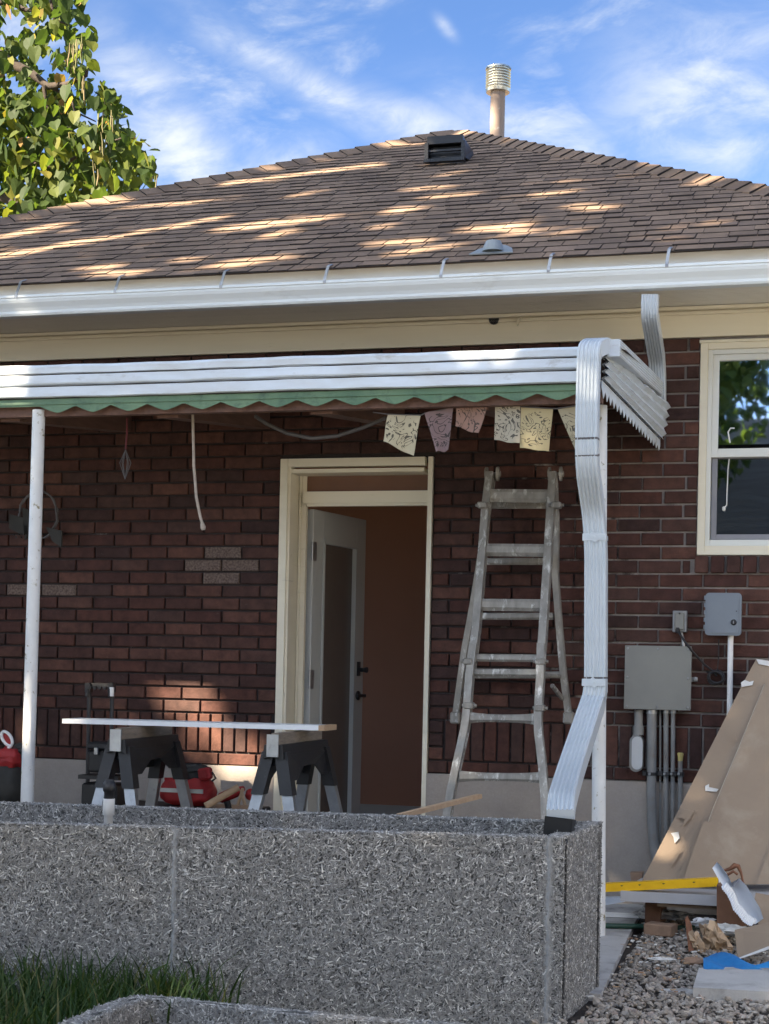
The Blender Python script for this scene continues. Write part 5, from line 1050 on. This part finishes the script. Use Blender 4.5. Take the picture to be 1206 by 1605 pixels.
def crumple(corners, d0, nu, nv, amp, seed, name, label):
    # a crumpled sheet of paper: hard folds between a few ridges, ragged rim
    rg = random.Random(seed); q = MB(); g = []
    for i in range(nu+1):
        row_ = []
        for j in range(nv+1):
            u_, v_ = i/nu, j/nv; x = (corners[0][0]*(1-u_)+corners[1][0]*u_)*(1-v_)+(corners[3][0]*(1-u_)+corners[2][0]*u_)*v_; y = (corners[0][1]*(1-u_)+corners[1][1]*u_)*(1-v_)+(corners[3][1]*(1-u_)+corners[2][1]*u_)*v_
            row_.append(P(x+rg.uniform(-3, 3), y+rg.uniform(-3, 3), d0+.06*math.sin(math.pi*u_)*math.sin(math.pi*v_*.8+.3)+rg.uniform(-amp, amp)))
        g.append(row_)
    vs = [p for row_ in g for p in row_]; fs = []
    for i in range(nu):
        for j in range(nv):
            a, b, c, d = i*(nv+1)+j, (i+1)*(nv+1)+j, (i+1)*(nv+1)+j+1, i*(nv+1)+j+1; fs += [(a, b, c), (a, c, d)] if rg.random() < .5 else [(a, b, d), (b, c, d)]
    q.add(vs, fs); q.add([p+Vector((0, .003, 0)) for p in vs], [f[::-1] for f in fs]); return tagged(q, name, 'paperbag', label, 'paper')
crumple([(1098, 1450), (1122, 1443), (1152, 1490), (1104, 1498)], 1.12, 7, 6, .022, 4, 'crumpled_paper', 'crumpled tan paper sheet on the gravel beside the rust brown block')
crumple([(1080, 1458), (1098, 1462), (1106, 1497), (1080, 1492)], 1.18, 4, 5, .016, 6, 'paper_scrap', 'smaller torn tan paper scrap left of the crumpled sheet')
q = MB(); q.prism([P(1080, 1492, 1.22), P(1088, 1490, 1.22), P(1084, 1450, 1.18), P(1078, 1436, 1.16), P(1074, 1440, 1.16)], (.0, .02, 0)); tagged(q, 'wood_sliver', 'copper', 'upright splintered brown sliver at the left edge of the torn tan paper', 'sliver')
blobmesh(P(1104, 1448, .98), .055, .03, .022, 8, 'foil_scrap', 'foil', 'crumpled silver and black foil behind the tan paper', 'foil', .35)
blobmesh(P(1145, 1459, 1.0), .08, .04, .026, 9, 'plaster_rubble', 'gypsum', 'heap of white plaster crumbs behind the bent board', 'rubble', .3)
blobmesh(P(1040, 1434, .6), .12, .06, .02, 19, 'torn_paper', 'foil', 'grey torn paper heap in the gap below the boards', 'paper', .3)
blobmesh(P(1012, 1433, .62), .03, .02, .025, 21, 'plaster_crumb', 'gypsum', 'small white plaster crumb beside the green hose', 'rubble', .3)
q = MB(); q.prism([P(945, 1408, .5), P(975, 1407, .5), P(980, 1414, .5), P(945, 1420, .5)], (0, .05, 0)); tagged(q, 'foil_strip', 'flash', 'flat silver strip at the foot of the wall by the post', 'strip')
q = MB(); q.box(G(965, 1437, ZS+.005)+Vector((0, 0, .008)), (.22, .03, .018), Matrix.Rotation(R(6), 3, 'Z')); tagged(q, 'trim_offcut', 'pvc', 'white trim offcut lying on the slab near the wall', 'offcut')
q = MB(); q.prism([P(988, 1368, .28), P(1008, 1368, .28), P(1006, 1380, .28), P(990, 1381, .28)], (0, .05, 0)); tagged(q, 'clay_offcut', 'tanbrick', 'small pale clay piece behind the left end of the yellow level', 'brick piece')
# bent board: two faces
bb = thing('cut_board', 'grey brown plasterboard offcut with white edge beside blue cloth', 'plasterboard', P(1180, 1490, 1.35))
q = MB(); q.prism([P(1152, 1460, 1.3), P(1240, 1440, 1.3), P(1240, 1470, 1.42), P(1157, 1502, 1.42)], (0, .012, .004)); q.build('face', M['kraft'], bb)
q = MB(); q.prism([P(1157, 1502, 1.42), P(1240, 1470, 1.42), P(1240, 1477, 1.43), P(1158, 1504, 1.43)], (0, .02, 0)); q.build('white_edge', M['gypsum'], bb)
q = MB(); q.prism([P(1185, 1400, .9), P(1206, 1404, .9), P(1240, 1404, .9), P(1240, 1440, 1.0), P(1190, 1450, 1.0), P(1181, 1425, .95)], (0, .015, 0)); tagged(q, 'board_scrap', 'kraft', 'brown board scrap at the right edge above the bent offcut', 'board')
# blue cloth: folded sheet
q = MB(); n, m_ = 22, 7; vs = []
for i in range(n+1):
    for j in range(m_+1):
        u_, v_ = i/n, j/m_; g_ = G(1103+u_*150, 1522-v_*(16+10*math.sin(u_*7+.5)), ZG+.045); vs.append(g_+Vector((0, 0, .009*math.sin(u_*15+v_*5)+.007*math.sin(v_*9+u_*4)+.016*math.sin(math.pi*v_))))
q.add(vs, [(i*(m_+1)+j, (i+1)*(m_+1)+j, (i+1)*(m_+1)+j+1, i*(m_+1)+j+1) for i in range(n) for j in range(m_)], True); q.add([v_+Vector((0, 0, -.022)) for v_ in vs], [(i*(m_+1)+j, i*(m_+1)+j+1, (i+1)*(m_+1)+j+1, (i+1)*(m_+1)+j) for i in range(n) for j in range(m_)], True)
q.add(vs[::m_+1]+[v_+Vector((0, 0, -.022)) for v_ in vs[::m_+1]], [(i, n+1+i, n+2+i, i+1) for i in range(n)], True)
tagged(q, 'blue_cloth', 'blue', 'bright blue folded cloth lying on the concrete slab', 'cloth')
zsl = ZG+.05; q = MB(); q.prism([G(1087, 1548, zsl), G(1300, 1560, zsl), G(1300, 1514, zsl), G(1096, 1517, zsl)], (0, 0, -.06)); tagged(q, 'stepping_slab', 'slab', 'loose rectangular concrete slab set in the gravel', 'slab')
blobmesh(G(1088, 1508, ZG+.02), .05, .05, .018, 31, 'flat_stone', 'tanbrick', 'flat pinkish stone left of the blue cloth', 'stone', .1)
blobmesh(G(1078, 1556, ZG+.012), .10, .03, .012, 33, 'flat_stone', 'slab', 'flat pale flake of stone in front of the slab', 'stone', .15)
blobmesh(G(1041, 1505, ZG+.02), .06, .02, .010, 35, 'plaster_flake', 'gypsum', 'thin white plaster flake on the gravel', 'flake', .2)
# ------------------------------------------------------------------ gravel
rg = np.random.default_rng(11); n = 15000
gx = rg.uniform(3.02, 4.5, n); gy = rg.uniform(-3.9, -.35, n); ok = ~((gx < 3.16) & (gy > -2.7)); ok &= ~((gx < pa.x+.06) & (gy > pf.y-.02)); gx, gy = gx[ok], gy[ok]; n = len(gx)
th = rg.random(n)*2*np.pi; L = .006+.0125*rg.random(n)**1.6; w = L*(.5+.4*rg.random(n)); h = L*(.35+.4*rg.random(n)); zz = ZG+.004+rg.random(n)*.016
ico = []; t_ = (1+5**.5)/2
for a, b in ((-1, t_), (1, t_), (-1, -t_), (1, -t_)): ico.append((a, b, 0))
for a, b in ((-1, t_), (1, t_), (-1, -t_), (1, -t_)): ico.append((0, a, b))
for a, b in ((-1, t_), (1, t_), (-1, -t_), (1, -t_)): ico.append((b, 0, a))
ico = np.array(ico)/np.sqrt(1+t_*t_); icf = np.array([(0,11,5),(0,5,1),(0,1,7),(0,7,10),(0,10,11),(1,5,9),(5,11,4),(11,10,2),(10,7,6),(7,1,8),(3,9,4),(3,4,2),(3,2,6),(3,6,8),(3,8,9),(4,9,5),(2,4,11),(6,2,10),(8,6,7),(9,8,1)])
ver = np.empty((n, 12, 3)); jj = 1+rg.uniform(-.28, .28, (n, 12))
lx = ico[None, :, 0]*L[:, None]*jj; ly = ico[None, :, 1]*w[:, None]*jj; lz = ico[None, :, 2]*h[:, None]*jj; tx = rg.normal(0, .35, n)[:, None]
lz2 = lz+lx*tx; ver[..., 0] = gx[:, None]+lx*np.cos(th)[:, None]-ly*np.sin(th)[:, None]; ver[..., 1] = gy[:, None]+lx*np.sin(th)[:, None]+ly*np.cos(th)[:, None]; ver[..., 2] = zz[:, None]+lz2
fc_ = (icf[None]+(np.arange(n)*12)[:, None, None]).reshape(-1, 3)
org = Vector((3.8, -2, ZG)); me = nmesh('gravel', ver.reshape(-1, 3)-np.array(org)[None], fc_, M['gravel'], np.repeat(rg.random(n), 12)); kind(link(bpy.data.objects.new('gravel', me), None, org), 'stuff')['label'] = 'grey crushed stone gravel beside the slab'
# ------------------------------------------------------------------ grass
def blades(name, xs, ys, hmin, hmax, seed, label, wd=.0042):
    rg = np.random.default_rng(seed); n = len(xs); th = rg.random(n)*2*np.pi; H = hmin+(hmax-hmin)*rg.random(n)**1.3; ln = H*rg.uniform(.1, .75, n); V = np.empty((n, 7, 3)); wdt = wd*(.6+.8*rg.random(n))
    fx_, fy_ = np.cos(th), np.sin(th); sx_, sy_ = -fy_, fx_
    for k, (f, wf) in enumerate(((0, 1), (.38, .9), (.74, .6))):
        for s_, o_ in ((-1, 0), (1, 1)):
            V[:, 2*k+o_, 0] = xs+fx_*ln*f**2+s_*sx_*wdt*wf; V[:, 2*k+o_, 1] = ys+fy_*ln*f**2+s_*sy_*wdt*wf; V[:, 2*k+o_, 2] = ZG+H*f*(1-.18*f)
    V[:, 6, 0] = xs+fx_*ln*1.05; V[:, 6, 1] = ys+fy_*ln*1.05; V[:, 6, 2] = ZG+H*.84
    b = (np.arange(n)*7)[:, None]; fs = np.concatenate([b+np.array(f)[None] for f in ((0, 1, 3), (0, 3, 2), (2, 3, 5), (2, 5, 4), (4, 5, 6))])
    org = Vector((float(xs.mean()), float(ys.mean()), ZG)); me = nmesh(name, V.reshape(-1, 3)-np.array(org)[None], fs, M['grass'], np.repeat(rg.random(n), 7)); o = kind(link(bpy.data.objects.new(name, me), None, org), 'stuff'); o['label'] = label; return o
def in_front(x, y): a = (Vector((x, y, 0))-Vector((c_nl.x, c_nl.y, 0))); return -(a.dot(inw)) > .01
xs_, ys_ = [], []; rg = random.Random(21)
gl0, gl1 = G(0, 1600, ZG), G(235, 1590, ZG)
while len(xs_) < 5200:
    x = rg.uniform(.6, 2.35); y = rg.uniform(-4.3, -2.85)
    if not in_front(x, y): continue
    px, py = proj((x, y, ZG))
    if px > 330+rg.gauss(0, 20): continue
    if (Vector((x, y, 0))-Vector((2.6, -4.3, 0))).length < .8 and y < -3.55 and x > 1.98: continue
    xs_.append(x); ys_.append(y)
blades('grass', np.array(xs_), np.array(ys_), .10, .30, 4, 'tall dark green grass against the planter')
xs_, ys_ = [], []
while len(xs_) < 260:
    x = rg.gauss(0, .05)+G(285, 1560, ZG).x+rg.choice((-.12, .0, .08)); y = rg.uniform(-3.5, -3.0)
    if in_front(x, y): xs_.append(x); ys_.append(y)
blades('weeds', np.array(xs_), np.array(ys_), .06, .22, 8, 'broad leaved weeds at the planter joint', .006)
q = MB()
for (px_, py_, tx, ty, w) in ((235, 1560, 268, 1508, .011), (245, 1562, 232, 1515, .007), (262, 1560, 300, 1530, .008), (285, 1560, 330, 1532, .007)):
    a = P(px_, py_, 3.15); b = P(tx, ty, 3.1); mdl = a.lerp(b, .55)+Vector((-.02, 0, .02)); q.add([a+Vector((-.003, 0, 0)), a+Vector((.003, 0, 0)), mdl+Vector((-w, .004, 0)), mdl+Vector((w, -.004, 0)), b], [(0, 1, 3, 2), (2, 3, 4)])
o = q.build('blade_leaf', M['grass']); kind(o, 'stuff'); o['label'] = 'wide grass leaves at the planter joint'
# ------------------------------------------------------------------ trees
def leafshape(s=1.0):
    pts = [(0, 0), (.30, -.06), (.46, .18), (.42, .50), (.22, .82), (0, 1.06), (-.22, .82), (-.42, .50), (-.46, .18), (-.30, -.06)]
    v = [(0, .08, 0)]+[(x, y, .13*abs(x)-.10*(y-.3)**2) for x, y in pts]+[(0, .55, -.03)]
    f = [(0, 1, 2), (0, 2, 3), (0, 3, 11), (3, 4, 11), (4, 5, 11), (5, 6, 11), (6, 7, 11), (7, 8, 11), (8, 9, 11), (8, 0, 9)][:0]
    f = [(11, i, i+1) for i in range(2, 10)]+[(11, 10, 0), (11, 0, 2), (0, 1, 2), (0, 10, 1)]
    return np.array(v)*s, f
LV, LF = leafshape()
def rotm3(rg, droop=.9):
    # leaf hangs: tip points mostly down and outward
    yaw = rg.uniform(0, 2*math.pi); pitch = -rg.gauss(droop, .35); roll = rg.gauss(0, .5)
    return Matrix.Rotation(yaw, 3, 'Z') @ Matrix.Rotation(pitch, 3, 'X') @ Matrix.Rotation(roll, 3, 'Y')
def leafmass(name, P_, size, parent, matl, seed, keep=None, droop=.9):
    rg = random.Random(seed); V = []; Fs = []; T = []
    base = LV; LFa = np.array(LF)
    for i, p in enumerate(P_):
        m3 = np.array(rotm3(rg, droop)); s_ = size*rg.uniform(.6, 1.25); V.append(base @ m3.T*s_+np.array(p)[None]); Fs.append(LFa+i*len(base)); T.append(np.full(len(base), rg.random()))
    me = nmesh(name, np.concatenate(V)-np.array(WL[parent])[None], np.concatenate(Fs), matl, np.concatenate(T)); return kind(link(bpy.data.objects.new(name, me), parent, WL[parent]), 'stuff')
# catalpa behind the left hip of the roof
TY = 6.2
def TP(px, py, dy=0): return P(px, py, -(TY+dy))
tree = thing('catalpa_tree', 'big leaved green tree with hanging seed pods behind the roof', 'tree', (TP(-260, 300).x, TY+.6, ZG))
q = MB(); tb_ = Vector((TP(-260, 300).x, TY+.6, ZG)); q.tube([tb_, tb_+Vector((.05, 0, 2.5)), TP(-230, 420, .5), TP(-190, 260, .4), TP(-150, 60, .3)], [.26, .22, .18, .15, .10], 12); q.build('trunk', M['bark'], tree)
def br(pts, r0, r1): 
    k = len(pts); q = MB(); q.tube([TP(*p) for p in pts], [r0+(r1-r0)*i/(k-1) for i in range(k)], 8); q.build('branch', M['bark'], tree)
br([(-200, 300, .4), (-80, 120, .2), (-10, 78, 0), (20, 100, 0), (50, 115, 0), (75, 135, 0), (105, 132, -.1), (135, 118, -.2), (140, 90, -.2)], .075, .012)
br([(40, 108, 0), (68, 128, 0), (72, 160, 0), (85, 185, .1)], .03, .012)
br([(-200, 400, .4), (-60, 290, .2), (0, 306, -.2), (30, 322, -.2), (60, 333, -.2)], .07, .03)
br([(-180, 200, .3), (-60, 20, 0), (10, 0, 0), (40, 15, 0), (65, 16, 0)], .05, .015)
br([(-200, 330, .3), (-60, 240, .3), (10, 238, .2), (45, 255, .2), (90, 262, .1), (150, 230, 0), (195, 215, -.1)], .05, .008)
br([(75, 135, 0), (110, 150, 0), (118, 175, 0), (150, 190, 0)], .02, .006); br([(80, 0, 0), (85, 30, 0), (110, 40, .1)], .02, .006)
# crown: clusters where the photograph shows foliage, with gaps between
cl_ = []
rgt = random.Random(12)
edge = [(0, -40, 150), (0, 30, 150), (0, 60, 158), (0, 95, 150), (0, 120, 172), (0, 150, 195), (0, 185, 212), (0, 215, 232), (0, 245, 250), (0, 275, 254), (0, 300, 236), (0, 320, 205), (0, 345, 180)]
def xmax(y):
    for a, b in zip(edge, edge[1:]):
        if a[1] <= y <= b[1]: t = (y-a[1])/(b[1]-a[1]); return a[2]*(1-t)+b[2]*t
    return 150
gaps = [(20, 35, 26), (72, 95, 18), (40, 280, 9), (100, 300, 8), (135, 230, 8), (60, 230, 7), (15, 200, 9), (190, 275, 8), (85, 65, 12), (95, 120, 20), (145, 175, 20), (150, 110, 12), (30, 135, 16), (178, 120, 14), (10, 310, 10), (160, 40, 12), (55, 165, 8), (120, 200, 6)]
pts = []
while len(pts) < 4600:
    y = rgt.uniform(-60, 365); x = rgt.uniform(-420, 250)
    if x > xmax(y)-8: continue
    if any((x-a)**2+(y-b)**2 < r_*r_ for a, b, r_ in gaps) and rgt.random() < .97: continue
    if x > 0 and y > 140: dens = 1
    elif x > 0: dens = .62
    else: dens = .6
    if x > xmax(y)-45 and rgt.random() > .75: continue
    if rgt.random() > dens: continue
    p = TP(x, y, rgt.uniform(-.7, 1.3)); pts.append((p, x, y))
lm = [MB().add(LV*s_, LF).mesh('leaf', M['leaf']) for s_ in (.105, .13, .155)]
vis = sorted([p for p in pts if p[1] > -15 and p[2] > -10], key=lambda t: t[0].y); rest_ = [p[0] for p in pts if not (p[1] > -15 and p[2] > -10)]+[p[0] for p in vis[300:]]
rg = random.Random(3)
for p, x, y in vis[:300]:
    o = link(bpy.data.objects.new('leaf', rg.choice(lm)), tree, p); o.rotation_euler = rotm3(rg, 1.0).to_euler()
while len(rest_) < 6300:
    y = rgt.uniform(-60, 365); x = rgt.uniform(-420, 250)
    if x > xmax(y)-22: continue
    if any((x-a)**2+(y-b)**2 < (r_*.8)**2 for a, b, r_ in gaps): continue
    rest_.append(TP(x, y, rgt.uniform(.3, 2.4)))
leafmass('foliage', rest_, .115, tree, M['leaf'], 9, droop=1.0)
def podmesh(L):
    q = MB(); q.tube([(0, 0, 0), (.006, 0, -L*.4), (.0, .008, -L*.8), (-.008, 0, -L)], [.003, .0065, .0065, .002], 5); return q.mesh('seed_pod', M['pod'])
pm = [podmesh(l) for l in (.16, .22, .28)]
for cx, cy, n_, sx, sy in ((120, 66, 16, 16, 12), (172, 165, 6, 14, 10), (135, 120, 3, 8, 8), (160, 215, 6, 16, 8), (243, 274, 2, 4, 2), (150, 255, 3, 14, 8), (108, 178, 3, 5, 6)):
    for _ in range(n_):
        o = link(bpy.data.objects.new('seed_pod', rg.choice(pm)), tree, TP(cx+rg.gauss(0, sx*.5), cy+rg.gauss(0, sy*.5), rg.uniform(-.8, -.2))); o.rotation_euler = (rg.gauss(0, .12), rg.gauss(0, .1), rg.uniform(0, 6))
# shade tree left of the camera, out of frame: its crown stands between the sun and the house
SHC = Vector((1.0, -.2, 1.2))+sv*12.5+Vector((.1, .1, .7)); SB = Vector((SHC.x-1, SHC.y-1.5, ZG))
shade = thing('shade_tree', 'tall leafy tree left of the yard shading the house', 'tree', SB)
q = MB(); q.tube([SB, SB+Vector((.1, .1, 3)), SHC+Vector((-.6, -.8, -3.2)), SHC+Vector((-.2, -.3, -1)), SHC+Vector((.2, .2, 1.8))], [.32, .27, .2, .13, .05], 12); q.build('trunk', M['bark'], shade)
for e in ((-3.4, 3.2, .2), (3.2, -3.2, .2), (1.2, 1.4, 3.4), (-1.6, -1.0, -2.4), (2.2, 0, 2.4), (-2.6, 2.6, 2.4)):
    q = MB(); a_ = SHC+Vector((-.5, -.7, -2.8)); b_4 = SHC+Vector(e); q.tube([a_, a_.lerp(b_4, .5)+Vector((0, 0, .3)), b_4], [.12, .08, .03], 8); q.build('branch', M['bark'], shade)
cu_ = Vector((math.cos(R(SUN_AZ)), -math.sin(R(SUN_AZ)), 0)); cv_ = cu_.cross(sv); cv_ = cv_ if cv_.z > 0 else -cv_
def uv(p): p = Vector(p); return p.dot(cu_), p.dot(cv_)
holes = []                               # gaps in the crown, (u, v, radius): where the sun comes through
def streak(x1, y1, x2, y2, r_, where='roof', d=0):
    n = max(1, int(math.hypot(x2-x1, y2-y1)/14))
    for i in range(n+1):
        x, y = x1+(x2-x1)*i/max(1, n), y1+(y2-y1)*i/max(1, n); p = RP(x, y) if where == 'roof' else P(x, y, d); holes.append((*uv(p), r_))
for a, b, c_2, d_2, r_ in ((10,745,170,710,.07),(10,805,290,755,.06),(340,860,420,855,.04),(430,866,840,816,.055),(600,820,680,815,.03),(720,720,990,690,.09),(400,740,660,690,.045),(440,650,640,635,.05),(740,575,1160,520,.08),(860,740,900,730,.03),(940,615,1010,600,.03),(270,845,350,835,.03),(1050,725,1206,710,.04),(150,665,360,635,.06)):
    streak(a/2, b/2, c_2/2, d_2/2, r_)
for a, b, c_2, d_2, r_ in ((40,660,170,655,.05),(90,595,190,590,.03),(150,620,270,610,.05),(200,550,250,540,.03),(300,720,400,715,.07),(430,740,600,720,.07),(500,575,570,570,.03),(510,610,580,605,.03),(590,650,690,655,.03),(60,795,240,775,.06),(240,775,350,765,.04),(0,765,110,760,.04),(20,460,100,455,.04),(250,425,320,425,.03),(1000,575,1080,570,.03),(850,525,900,530,.03)):
    streak(603+a/2, b/2, 603+c_2/2, d_2/2, r_)
for x, y, r_ in ((236, 1105, .02), (275, 1097, .03), (298, 1091, .02), (326, 1100, .03), (312, 1140, .05), (345, 1150, .05), (385, 1172, .06), (405, 1195, .06), (362, 1190, .05), (300, 1165, .02)): holes.append((*uv(P(x, y, 0)), r_))
for x, y, d, r_ in ((48, 815, 1.3, .03), (45, 1100, 1.3, .05), (42, 1150, 1.3, .04), (60, 740, 1.3, .02), (5, 600, 1.3, .07), (20, 575, 1.3, .05), (928, 600, 1.42, .02), (330, 1306, 2.85, .0), (1055, 1330, .5, .01), (1205, 1190, .35, .0), (928, 772, 1.3, .012), (766, 195, -4.25, .05), (770, 175, -4.25, .03), (780, 125, -4.2, .07), (360, 1215, 0, .03)): holes.append((*uv(P(x, y, d)), r_))
HU = np.array([h_[0] for h_ in holes]); HV = np.array([h_[1] for h_ in holes]); HR = np.array([h_[2] for h_ in holes])*.72
rg = np.random.default_rng(8); NL = 62000
cc0 = Vector((1.0, -.2, 1.2)); u0, v0_ = uv(cc0); ca_ = []
uu = rg.uniform(-5.6, 5.6, NL*3); vv_ = rg.uniform(-4.2, 5.4, NL*3); keep = np.abs(uu/5.6)**2.8+np.abs(vv_/5.4)**2.8 < 1+.06*np.sin(uu*5)*np.cos(vv_*4); uu, vv_ = uu[keep][:NL], vv_[keep][:NL]
tt_ = 12.5+rg.normal(0, .9, len(uu))*np.sqrt(np.clip(1-(uu/6)**2-(vv_/6)**2, .15, 1)); ua = uu+u0+.1; va_ = vv_+v0_+.9
ok = np.ones(len(uu), bool)
for a, b, c_2 in zip(HU, HV, HR): ok &= ((ua-a)**2+(va_-b)**2) > (c_2+.052)**2
for pl_ in (P(215, 1355, 2.95), P(250, 1385, 2.95), P(495, 585, 1.32), P(880, 560, 1.32)):
    a, b = uv(pl_); ok |= ((ua-a)**2+(va_-b)**2) < .15**2
pos = ua[:, None]*np.array(cu_)[None]+va_[:, None]*np.array(cv_)[None]+tt_[:, None]*np.array(sv)[None]; pos = pos[ok]; n = len(pos)
ax = rg.normal(0, 1, (n, 3)); ax /= np.linalg.norm(ax, axis=1)[:, None]; sv_ = np.array(sv); nrm = sv_[None]*1.0+rg.normal(0, .45, (n, 3)); nrm /= np.linalg.norm(nrm, axis=1)[:, None]
e1_ = np.cross(nrm, ax); e1_ /= np.linalg.norm(e1_, axis=1)[:, None]; e2_ = np.cross(nrm, e1_); s_ = .060*(.7+.6*rg.random(n))
V = np.empty((n, 6, 3)); 
for k, (a, b) in enumerate(((0, -1.1), (.8, -.6), (.85, .3), (0, 1.3), (-.85, .3), (-.8, -.6))): V[:, k] = pos+e1_*(a*s_)[:, None]+e2_*(b*s_)[:, None]+nrm*(.1*abs(a)*s_)[:, None]
fs = (np.arange(n)*6)[:, None]+np.arange(6)[None]
me = nmesh('foliage', V.reshape(-1, 3)-np.array(WL[shade])[None], fs, M['leafshade'], np.repeat(rg.random(n), 6)); kind(link(bpy.data.objects.new('foliage', me), shade, WL[shade]), 'stuff')
# ------------------------------------------------------------------ what the window reflects: neighbour's house and tree behind the camera
nh = thing('neighbour_house', 'neighbouring house with dark shingle roof behind the camera', 'house', (6, -20, ZG))
q = MB(); q.box((6, -20, .7), (15, 9, 3.2)); q.build('wall', M['siding'], nh)
q = MB(); q.prism([(-3, -14.8, 2.2), (-3, -20, 4.7), (-3, -25.2, 2.2)], (18, 0, 0)); nr_ = q.build('roof', M['neighbour'], nh)
for i in range(26):
    f = i/26; q = MB(); q.box((6, -14.8-5.2*f, 2.215+2.5*f), (18, .10, .07)); q.build('shingle_course', M['neighbour'], nr_)
nt_ = thing('yard_tree', 'leafy yard tree behind the camera beside the neighbouring house', 'tree', (1.2, -13.0, ZG))
q = MB(); q.tube([(1.2, -13.0, ZG), (1.2, -13.0, 1.6), (1.5, -13.0, 4)], [.16, .13, .06], 10); q.build('trunk', M['bark'], nt_)
rg = random.Random(5); pts = []
while len(pts) < 8500:
    x, y, z = rg.gauss(0, 1), rg.gauss(0, 1), rg.gauss(0, 1); l_ = math.sqrt(x*x+y*y+z*z); r_ = rg.uniform(.4, 1)
    p = (1.65+x/l_*r_*1.75, -13+y/l_*r_*1.6, 4.7+z/l_*r_*2.3)
    if math.sin(p[0]*3.1)*math.sin(p[2]*2.7+1)*math.sin(p[1]*2) < .4: pts.append(p)
leafmass('foliage', pts, .13, nt_, M['leafshade'], 15)
for k, (tx_, ty_, hh, rr_, lab) in enumerate(((-5.5, -19.5, 6.0, 3.2, 'wide dark tree added behind the camera to block low light'),)):  # added unseen tree, holds back low sky light from the left
    t_ = thing('yard_tree', lab, 'tree', (tx_, ty_, ZG)); q = MB(); q.tube([(tx_, ty_, ZG), (tx_+.1, ty_, 2), (tx_, ty_, hh-1)], [.24, .19, .09], 10); q.build('trunk', M['bark'], t_)
    pts = []
    while len(pts) < 5200:
        x, y, z = rg.gauss(0, 1), rg.gauss(0, 1), rg.gauss(0, 1); l_ = math.sqrt(x*x+y*y+z*z); r_ = rg.uniform(.55, 1); pts.append((tx_+x/l_*r_*rr_, ty_+y/l_*r_*rr_*.7, hh*.62+z/l_*r_*hh*.62))
    leafmass('foliage', pts, .30, t_, M['leafshade'], 31+k)

gr_ = thing('bounce_garage', 'added pale sided garage on the right outside the frame', 'bounce_garage', (10.0, -7.5, ZG))  # added building out of view, reflects sunlight onto the shaded house front
q = MB(); q.box((10.0, -7.5, .75), (4, 11, 3.3)); q.build('wall', mat('pale_siding', (.45, .46, .47), (.41, .42, .43), rough=.7), gr_)
for i in range(15): q = MB(); q.box((7.985, -7.5, ZG+.2+i*.21), (.02, 11, .018)); q.build('siding_board', M['siding'], gr_)
q = MB(); q.prism([(7.7, -13.2, 2.42), (10, -13.2, 3.4), (12.3, -13.2, 2.42)], (0, 11.4, 0)); q.build('roof', M['neighbour'], gr_)

fn = thing('blocking_fence', 'brown board fence added to block light along the left side of the yard outside the frame', 'fence', (-2.95, -4, ZG))  # added fence out of view, blocks sky and ground light from the left
for i in range(44):
    q = MB(); q.box((-2.95, -.25-i*.16, ZG+.93), (.02, .152, 1.86+random.uniform(-.01, .01)), bev=.002); q.build('fence_board', M['rafter'], fn)
for y in (-.3, -2.6, -4.9, -7.2): q = MB(); q.box((-3.01, y, ZG+.95), (.09, .09, 1.9)); q.build('fence_post', M['rafter'], fn)

# bits of plaster, paper and grit scattered round the rubble
rg = random.Random(77)
for m_, nm_, lab_, n_ in (('gypsum', 'plaster_bits', 'scattered white plaster crumbs on the gravel', 120), ('wood', 'wood_bits', 'scattered splinters and brown leaf scraps on the gravel', 90), ('tanbrick', 'brick_bits', 'scattered pinkish brick crumbs on the gravel', 40)):
    q = MB()
    for _ in range(n_):
        x, y = rg.uniform(3.12, 4.1), rg.gauss(-1.15, .55)
        if y > -.4 or y < -2.6: continue
        q.box((x, y, ZG+.024+rg.uniform(0, .008)), (rg.uniform(.006, .028), rg.uniform(.004, .014), rg.uniform(.002, .006)), Matrix.Rotation(rg.uniform(0, 3), 3, 'Z') @ Matrix.Rotation(rg.gauss(0, .3), 3, 'X'))
    o = q.build(nm_, M[m_]); kind(o, 'stuff'); o['label'] = lab_
bb2 = MB(); bb2.box((.9, 3.185, ZS+.09), (3.0, .02, .12)); bb2.build('baseboard', M['doorwhite'], house)
